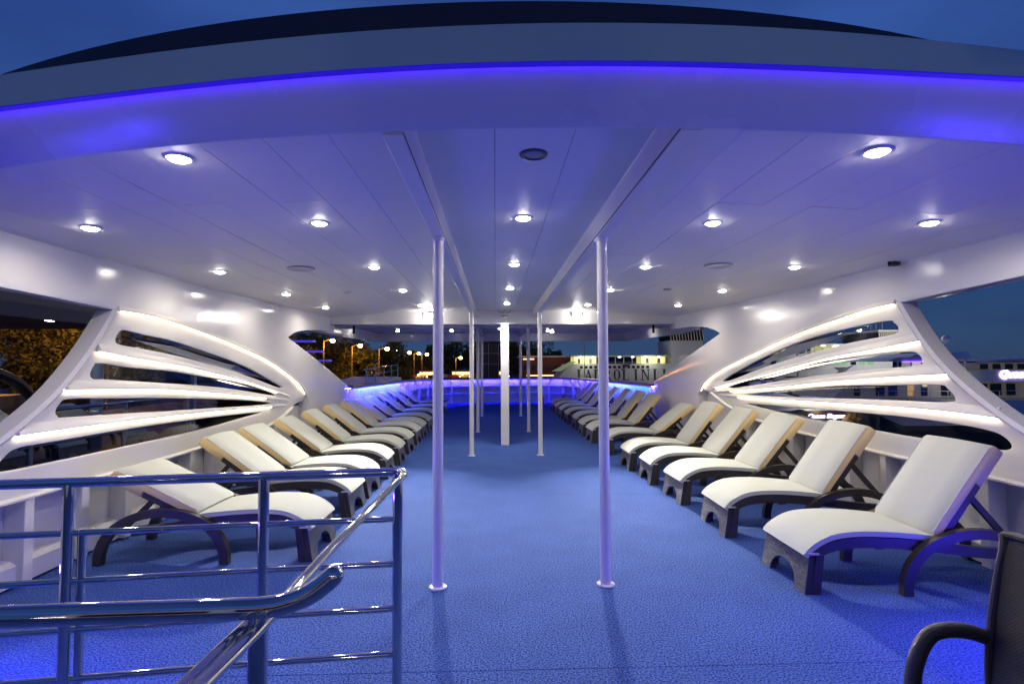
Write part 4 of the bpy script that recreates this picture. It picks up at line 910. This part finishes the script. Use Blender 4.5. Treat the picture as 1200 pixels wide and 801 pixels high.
def ferry(name, lab, Y, x0, x1, S, letters_x, pitch, lh, lz, z_top, z_gal, z_hull, winx, winz, winm, bridge, gal, depth=15):
    o = empty(name, (0, 0, 0), 0, lab, 'ferry', 'white car ferries across the harbour')
    bm = bmesh.new(); prism(bm, [(x0, -3.2), (x0+2*S, -7.4), (x1-3*S, -7.4), (x1, -2.2), (x1+1*S, z_hull), (x0+4*S, z_hull)], 0, depth, lambda u, v, t: (u, Y+t, v)); finish('hull', bm, HULLW, o)
    bm = bmesh.new(); box(bm, gal[0]-.5, gal[1]+.5, Y+.2, Y+depth-1, z_top, z_top+.35*S); finish('roof', bm, HULLW, o)
    n = 11
    for k in range(n+1):
        x = gal[0]+(gal[1]-gal[0])*k/n; bm = bmesh.new(); box(bm, x-.08*S, x+.08*S, Y+.3, Y+.5, z_hull, z_top); finish('gallery_post', bm, mat('ferry_post', (.5, .5, .4), .5), o)
    for a, b in ((gal[0], gal[0]+.25*(gal[1]-gal[0])), (gal[0]+.74*(gal[1]-gal[0]), gal[1])):
        bm = bmesh.new(); box(bm, a, b, Y+.9, Y+6, z_hull, z_top-.01); finish('deck_house', bm, GALL, o)
        for q in (.25, .75): bm = bmesh.new(); box(bm, a+(b-a)*q-.35*S, a+(b-a)*q+.35*S, Y+.84, Y+.89, z_hull+.1, z_hull+.75*(z_top-z_hull)); finish('door', bm, mat('door_dark', (.05, .04, .02), .5), o)
    for k in range(7):
        x = gal[0]+(gal[1]-gal[0])*(k+.5)/7; bm = bmesh.new(); box(bm, x-.35*S, x+.35*S, Y+.2, Y+.6, z_top-.22*S, z_top-.02); finish('deck_lamp', bm, LW, o)
    bm = bmesh.new(); box(bm, gal[0], gal[1], Y+.18, Y+.24, z_hull+.38*S, z_hull+.44*S); finish('hand_rail', bm, mat('ferry_post'), o)
    nw = 15
    for k in range(nw):
        x = winx[0]+(winx[1]-winx[0])*k/(nw-1); bm = bmesh.new(); box(bm, x-.32*(winx[1]-winx[0])/nw, x+.32*(winx[1]-winx[0])/nw, Y-.06, Y+.02, winz[0], winz[1]); finish('window', bm, winm if k % 3 else WIN, o)
    word(o, 'JADROLINIJA', letters_x, lz, Y-.01, lh, pitch, INK)
    # swallow emblem
    bm = bmesh.new(); ex, ez = letters_x+pitch*4.9, lz+lh*1.10
    for poly in ([(0, 0), (1.1, .5), (2.0, 1.5), (1.2, 1.1), (.3, .55)], [(.3, .55), (1.2, 1.0), (.9, 1.15), (-.2, 1.05)], [(0, 0), (.5, .25), (-.2, -.7)]):
        prism(bm, [(ex+a*lh*.5, ez+b*lh*.33) for a, b in poly], 0, .06, lambda u, v, t: (u, Y-.02-t, v))
    finish('swallow_emblem', bm, INK, o)
    bx0, bx1, bz0, bz1 = bridge
    bm = bmesh.new(); prism(bm, [(bx0+.5*S, z_hull), (bx1, z_hull), (bx1, bz0), (bx0, bz0)], 1, depth-2, lambda u, v, t: (u, Y+t, v)); finish('bridge_house', bm, HULLW, o)
    bm = bmesh.new(); prism(bm, [(bx0+.6*S, bz0), (bx1, bz0), (bx1, bz1), (bx0-.4*S, bz1)], .6, depth-2.4, lambda u, v, t: (u, Y+t, v)); finish('bridge_glazing', bm, WIN, o)
    for k in range(12):
        x = bx0+(bx1-bx0)*k/11; bm = bmesh.new(); prism(bm, [(x, bz0), (x+.16*S, bz0), (x-.24*S, bz1), (x-.4*S, bz1)], .45, .58, lambda u, v, t: (u, Y+t, v)); finish('mullion', bm, mat('ferry_post2', (.55, .5, .35), .5), o)
    bm = bmesh.new(); box(bm, bx0-.8*S, bx1+.4*S, Y+.2, Y+depth-2, bz1, bz1+.5*S); finish('bridge_roof', bm, HULLW, o)
    for q, hh in ((.3, 5), (.55, 4), (.85, 7)):
        bm = bmesh.new(); tube(bm, [(bx0+(bx1-bx0)*q, Y+4, bz1), (bx0+(bx1-bx0)*q+.1, Y+4, bz1+hh*S)], .07*S, 6); finish('mast', bm, STEEL, o)
    return o
f1 = ferry('car_ferry', 'white ferry with large navy lettering seen over the right bow rail', 150, 17, 62, 1.0, 22.8, 2.72, 3.1, -2.75, 3.95, 2.0, 1.95, (24.5, 43.5), (.65, 1.35), WIN, (50.5, 60, 8.6, 11.8), (22.3, 48.8))
# stairways at both ends, their green light put in as a faint glow
for pts, nm in (([(48.5, -1.2), (50.0, -1.2), (60.5, 5.9), (60.5, 7.0)], 'r'), ([(16.0, -.1), (18.5, -.1), (23.0, 2.6), (21.2, 2.6)], 'l')):
    bm = bmesh.new(); prism(bm, pts, -1.2, -.1, lambda u, v, t: (u, 150+t, v)); finish('stairway', bm, mat('green_lit_stair', (.35, .42, .28), .6, emit=(.5, .8, .3), es=.10), f1)
point('ferry_glow', (26, 147.5, 3.2), 500, (1, 1, .7), .4, f1); point('ferry_glow', (44, 147.5, 3.2), 500, (1, 1, .7), .4, f1)
f2 = ferry('car_ferry', 'nearer white ferry with partly hidden navy lettering behind the right fan window', 80, 30, 61, .62, 32.6, 4.05, 2.9, -3.1, 4.55, 3.3, 3.25, (38.5, 58), (1.5, 2.2), WING, (60, 63.5, 5, 6.6), (41.5, 56), depth=12)
point('ferry_glow', (46, 78, 4), 60, (1, 1, .7), .4, f2)
for i, (x, y, z, pw) in enumerate(((36, 62, 9, 2600), (48, 118, 16, 5200), (20, 118, 14, 4200))):  # masts added to brighten the ferry hulls
    street_lamp(x, y, -7.4, z, '%s added harbour mast light standing before the ferries' % ['nearest', 'right rear', 'left rear'][i], 'added harbour mast lights', pw, r=.22, c=(1, .88, .75), lens=LAMPC, arms=1)

# ------------------------------------------------------------------ white yacht on the right with glowing name
SIGN = mat('glowing_sign', (.9, .8, 1), .5, emit=(.80, .55, 1), es=7)
def text_mesh(name, s, size, m_, parent, loc, shear=.35, rot=(R(90), 0, 0), ext=.02, bold=.0):
    cu = bpy.data.curves.new('t', 'FONT'); cu.body = s; cu.size = size; cu.shear = shear; cu.extrude = ext; cu.offset = 0
    o = bpy.data.objects.new('t', cu); col.objects.link(o); dg = bpy.context.evaluated_depsgraph_get(); dg.update()
    me = bpy.data.meshes.new_from_object(o.evaluated_get(dg)); bpy.data.objects.remove(o); me.materials.clear(); me.materials.append(m_)
    q = bpy.data.objects.new(name, me); col.objects.link(q); q.parent = parent; q.location = loc; q.rotation_euler = rot
    return q
YH = mat('yacht_hull', (.62, .70, .82), .35); YW = mat('yacht_white', (.75, .76, .80), .4)
LITW = mat('yacht_lit_wall', (.36, .37, .38), .6, emit=(1, .80, .48), es=.04)  # warm saloon light put into the wall itself as a glow
y0 = 45
ya = empty('white_yacht', (0, 0, 0), 0, 'long white excursion yacht with a glowing name at the right', 'yacht')
PY = lambda u, v, t: (u, y0+t, v)
bm = bmesh.new(); prism(bm, [(26.5, -2.2), (28.5, -7.4), (68, -7.4), (70, -1.55), (46, -1.55), (33, -1.45), (27.5, -1.35)], 0, 9, PY); finish('hull', bm, YH, ya)
bm = bmesh.new(); prism(bm, [(30, -1.42), (69, -1.42), (69, .02), (31.5, .02)], 1.4, 8, PY); finish('saloon', bm, LITW, ya)
for k in range(15):
    x = 32.2+k*1.55+random.uniform(-.25, .25); wdt = random.choice((.55, .8, 1.0))
    bm = bmesh.new(); box(bm, x, x+wdt, y0+1.33, y0+1.39, -1.2, -.15); finish('saloon_window', bm, WIN if k % 7 != 3 else mat('amber_window', (.5, .3, .1), .4, emit=(1, .55, .15), es=.45), ya)
bm = bmesh.new(); box(bm, 28.5, 69, y0+.05, y0+.10, -.75, -.71); finish('deck_rail', bm, YW, ya)
for k in range(26): bm = bmesh.new(); box(bm, 28.6+k*1.55, 28.63+k*1.55, y0+.05, y0+.10, -1.4, -.76); finish('rail_post', bm, YW, ya)
bm = bmesh.new(); prism(bm, [(33.5, .03), (69, .03), (69, 1.05), (41.8, 1.05), (39.5, .65), (36, .35)], .2, 8.6, PY); finish('upper_deck', bm, YH, ya)
bm = bmesh.new(); prism(bm, [(41.6, 1.06), (69, 1.06), (69, 1.75), (45.5, 1.75), (43.2, 1.45)], 1.0, 8, PY); finish('upper_saloon', bm, LITW, ya)
for k in range(12): bm = bmesh.new(); box(bm, 43.3+k*1.15, 44.0+k*1.15, y0+.93, y0+.99, 1.14, 1.62); finish('saloon_window', bm, WIN, ya)
arcp = smooth_path([(35.2, -.3), (37.6, .55), (40.2, 1.25), (43.2, 1.72), (47, 1.86), (69, 1.86)], 5)
bm = bmesh.new(); loft(bm, [[(a, y0-.05, b), (a, y0+.3, b), (a, y0+.3, b+.17), (a, y0-.05, b+.17)] for a, b in arcp]); finish('swept_arch', bm, YH, ya, smooth=30)
bm = bmesh.new(); prism(bm, [(34.5, 1.88), (69, 1.88), (69, 2.22), (35.5, 2.22)], .6, 8.4, PY); finish('top_deck', bm, YW, ya)
for x in (35.4, 36.6, 41.5): bm = bmesh.new(); box(bm, x, x+.1, y0+.5, y0+.6, .4, 1.88); finish('deck_support', bm, YW, ya)
bm = bmesh.new(); prism(bm, [(37.6, 2.23), (43.6, 2.23), (43.2, 2.75), (38.6, 2.62)], 2, 7, PY); finish('wheelhouse', bm, YW, ya)
bm = bmesh.new(); prism(bm, [(41.6, 2.7), (42.4, 2.7), (40.9, 4.9), (40.5, 4.9)], 3.6, 4.4, PY); finish('radar_mast', bm, YW, ya)
bm = bmesh.new(); bmesh.ops.create_uvsphere(bm, u_segments=14, v_segments=10, radius=.36, matrix=Matrix.Translation((42.9, y0+4, 4.0))); finish('radar_dome', bm, YW, ya, smooth=60)
bm = bmesh.new(); box(bm, 40.7, 43.3, y0+3.7, y0+4.3, 3.5, 3.58); finish('mast_shelf', bm, YW, ya)
for z, xx in ((4.2, 39.8), (3.4, 40.4)): bm = bmesh.new(); box(bm, xx, xx+1.4, y0+3.8, y0+4, z, z+.09); finish('radar_bar', bm, YW, ya)
bm = bmesh.new()
for k in range(20):
    a, b = 2*math.pi*k/20, 2*math.pi*(k+1)/20
tor = [(35.8+.26*math.cos(2*math.pi*k/20), y0-.06, -1.75+.26*math.sin(2*math.pi*k/20)) for k in range(21)]
tube(bm, tor, .075, 8); finish('life_ring', bm, mat('red_ring', (.4, .03, .03), .5), ya, smooth=50)
text_mesh('name_sign', 'Queen Elegance', .95, SIGN, ya, (44.2, y0+.12, .42), bold=.0)
bm = bmesh.new(); box(bm, 35.9, 40.5, y0+.48, y0+.56, 1.80, 1.87); finish('violet_strip', bm, mat('violet_strip', (.1, .05, .5), .4, emit=(.25, .08, 1), es=5), ya)
point('saloon_glow', (40, y0-.5, -.2), 60, (1, .8, .5), .3, ya)
# dark control tower behind
o = empty('harbour_tower', (66.9, 82, -5.5), 0, 'dark harbour control tower cabin left of the lamp post', 'tower')
bm = bmesh.new(); box(bm, -.9, .9, 0, 2, 0, 8.6); finish('shaft', bm, YW, o)
bm = bmesh.new(); prism(bm, [(-1.3, 8.6), (1.3, 8.6), (1.8, 10.4), (-1.8, 10.4)], -.5, 2.5, lambda u, v, t: (u, t, v)); finish('cabin', bm, WIN, o)
bm = bmesh.new(); box(bm, -2.0, 2.0, -.7, 2.7, 10.41, 10.65); finish('roof', bm, YW, o)
bm = bmesh.new(); box(bm, -.9, .5, .5, 1.8, 10.66, 11.5); finish('roof_box', bm, BLACK, o)

# ------------------------------------------------------------------ dark boat alongside on the right with a second glowing sign
dbt = empty('dark_motorboat', (0, 0, 0), 0, 'dark boat with a small glowing name sign and golden lights below the right window', 'boat')
PD = lambda u, v, t: (u, 30+t, v)
bm = bmesh.new(); prism(bm, [(12.5, -1.7), (13.5, -7.4), (44, -7.4), (46, -2.2), (46, -1.9), (23.5, -1.9), (21.5, -1.0), (15, -1.0)], 0, 6, PD); finish('hull', bm, mat('dark_hull', (.03, .028, .03), .35), dbt)
bm = bmesh.new(); box(bm, 12.8, 45.5, 29.93, 29.99, -2.35, -2.25); finish('rub_rail', bm, mat('maroon', (.12, .02, .02), .4), dbt)
text_mesh('name_sign', 'Queen Elegance', .36, SIGN, dbt, (17.9, 29.95, -1.42), bold=.0)
text_mesh('port_name', 'Split', .2, SIGN, dbt, (19.2, 29.95, -1.86), bold=.008) if False else None
for k, (x, z, s) in enumerate(((17.3, -1.25, .34), (17.7, -1.55, .3), (20.4, -1.3, .36), (20.15, -1.6, .3))):
    bm = bmesh.new(); bmesh.ops.create_icosphere(bm, subdivisions=3, radius=s, matrix=Matrix.Translation((x, 29.7, z)))
    for v in bm.verts: v.co += Vector(RNG.normal(size=3)*.05)
    finish('golden_lit_shrub', bm, mat('gold_lit_shrub', (.5, .35, .05), .4, noise=(5, .1, (.1, .06, .01))), dbt)  # golden lamp light put into the shrub colour
point('golden_lamp', (18.9, 29.2, -1.1), 30, (1, .6, .15), .1, dbt)
for k in range(7):
    bm = bmesh.new(); tube(bm, [(24+k*2.6, 29.98, -3.1), (24+k*2.6, 29.92, -3.1)], .16, 12); finish('porthole', bm, WIN, dbt)

# ------------------------------------------------------------------ neighbouring boat alongside on the left
nb = empty('neighbour_boat', (0, 0, 0), 0, 'dark neighbouring boat moored alongside the left side with blue lit stair treads', 'boat')
NB = mat('neighbour_grey', (.10, .12, .16), .5); NBW = mat('neighbour_pale', (.5, .58, .7), .5)
bm = bmesh.new(); prism(bm, [(-6.4, -7.4), (-15, -7.4), (-15.5, -.05), (-5.9, -.05)], 2, 36, lambda u, v, t: (u, t, v)); finish('hull', bm, NB, nb)
boxo('deck', (-15.4, -5.95, 2, 36, -.045, .0), mat('neighbour_deck', (.03, .04, .09), .8), nb)
boxo('roof', (-15, -8.2, 5, 13.2, 2.62, 2.85), mat('neighbour_roof', (.035, .04, .07), .5), nb)
boxo('roof_edge', (-8.19, -8.05, 5, 13.2, 2.55, 2.95), mat('neighbour_roof'), nb)
for y in (9.2, 10.6): bm = bmesh.new(); lathe(bm, [(.0, -.02), (.07, -.02), (.08, 0)], 14, (-8.7, y, 2.619)); finish('roof_light', bm, LAMPW, nb)
bm = bmesh.new(); prism(bm, [(5.2, -.04), (5.2, 2.0), (6.6, 1.75), (7.9, 1.25), (8.9, .95), (8.9, -.04)], -9.3, -8.8, lambda u, v, t: (t, u, v)); finish('superstructure', bm, NBW, nb)
boxo('cabin', (-10.5, -9.4, 9.1, 11.2, .01, 1.15), mat('dark_red_cabin', (.05, .012, .012), .5), nb)
bm = bmesh.new(); tube(bm, smooth_path([(-8.2, 5.0, 2.35), (-8.2, 6.5, 2.3), (-8.2, 8.0, 1.9), (-8.25, 9.3, 1.5), (-8.3, 9.8, 1.1)], 5), .09, 10); finish('roof_brace', bm, BLACK, nb, smooth=50)
bm = bmesh.new(); tube(bm, [(-8.5, 11.6, .0), (-8.5, 11.6, 2.62)], .11, 12); finish('roof_post', bm, mat('neighbour_pale'), nb)
TB = mat('blue_lit_tread', (.25, .25, .5), .4, emit=(.09, .06, .85), es=.55)  # blue light on the treads put in as their own glow
for k, (y, z) in enumerate(((15.8, 2.35), (16.9, 1.92), (18.6, 1.48), (20.2, 1.08), (21.6, .7), (24, 2.85), (25.2, 2.42), (26.4, 2.0))):
    boxo('stair_tread', (-9.2, -8.2, y, y+.45, z-.08, z), TB, nb)
boxo('stair_stringer', (-8.8, -8.7, 15.6, 15.75, 0, 2.9), mat('neighbour_pale'), nb)
bm = bmesh.new(); prism(bm, [(27, .0), (27, .75), (34, 1.0), (35.8, .9), (35.8, 0)], -9, -6.3, lambda u, v, t: (t, u, v)); finish('bow_bulwark', bm, NBW, nb)
def nrail(pts, posts, r=.03):
    bm = bmesh.new(); tube(bm, pts, r, 10); finish('rail', bm, CHROME, nb, smooth=50)
    for p, q in posts: bm = bmesh.new(); tube(bm, [p, q], r*.9, 10); finish('rail_post', bm, CHROME, nb, smooth=50)
X0 = -6.25
nrail(smooth_path([(X0, 3.0, 1.12), (X0, 5.5, 1.12), (X0, 6.55, 1.12), (X0, 6.72, 1.08), (X0, 6.74, .9), (X0, 6.76, .0)], 4), [((X0, 5.5, 1.1), (X0, 5.5, 0))])
nrail([(X0, 7.2, 1.10), (X0, 18, 1.10)], [((X0, y, 1.09), (X0+.02, y-.05, 0)) for y in (7.4, 9.2, 11, 13, 15.5, 18)])
nrail([(X0, 7.2, .62), (X0, 18, .62)], [], .016)
nrail([(-6.4, 26, 1.5), (-6.4, 35, 1.75)], [((-6.4, y, 1.5+.028*(y-26)), (-6.4, y, .75)) for y in (26.5, 28.6, 30.7, 32.8, 35)])
nrail([(-6.4, 26, 1.2), (-6.4, 35, 1.4)], [], .02)
for k, y in enumerate((7.6, 8.9, 10.2, 11.9)):
    o = copy_tree(protos[36]); o.location = (-7.6, y, .002); o.rotation_euler = (0, 0, math.pi)
    tag(o, '%s pale lounger on the neighbouring boat seen through the left fan window' % ON[k], 'sun lounger', 'loungers on the neighbouring boat')
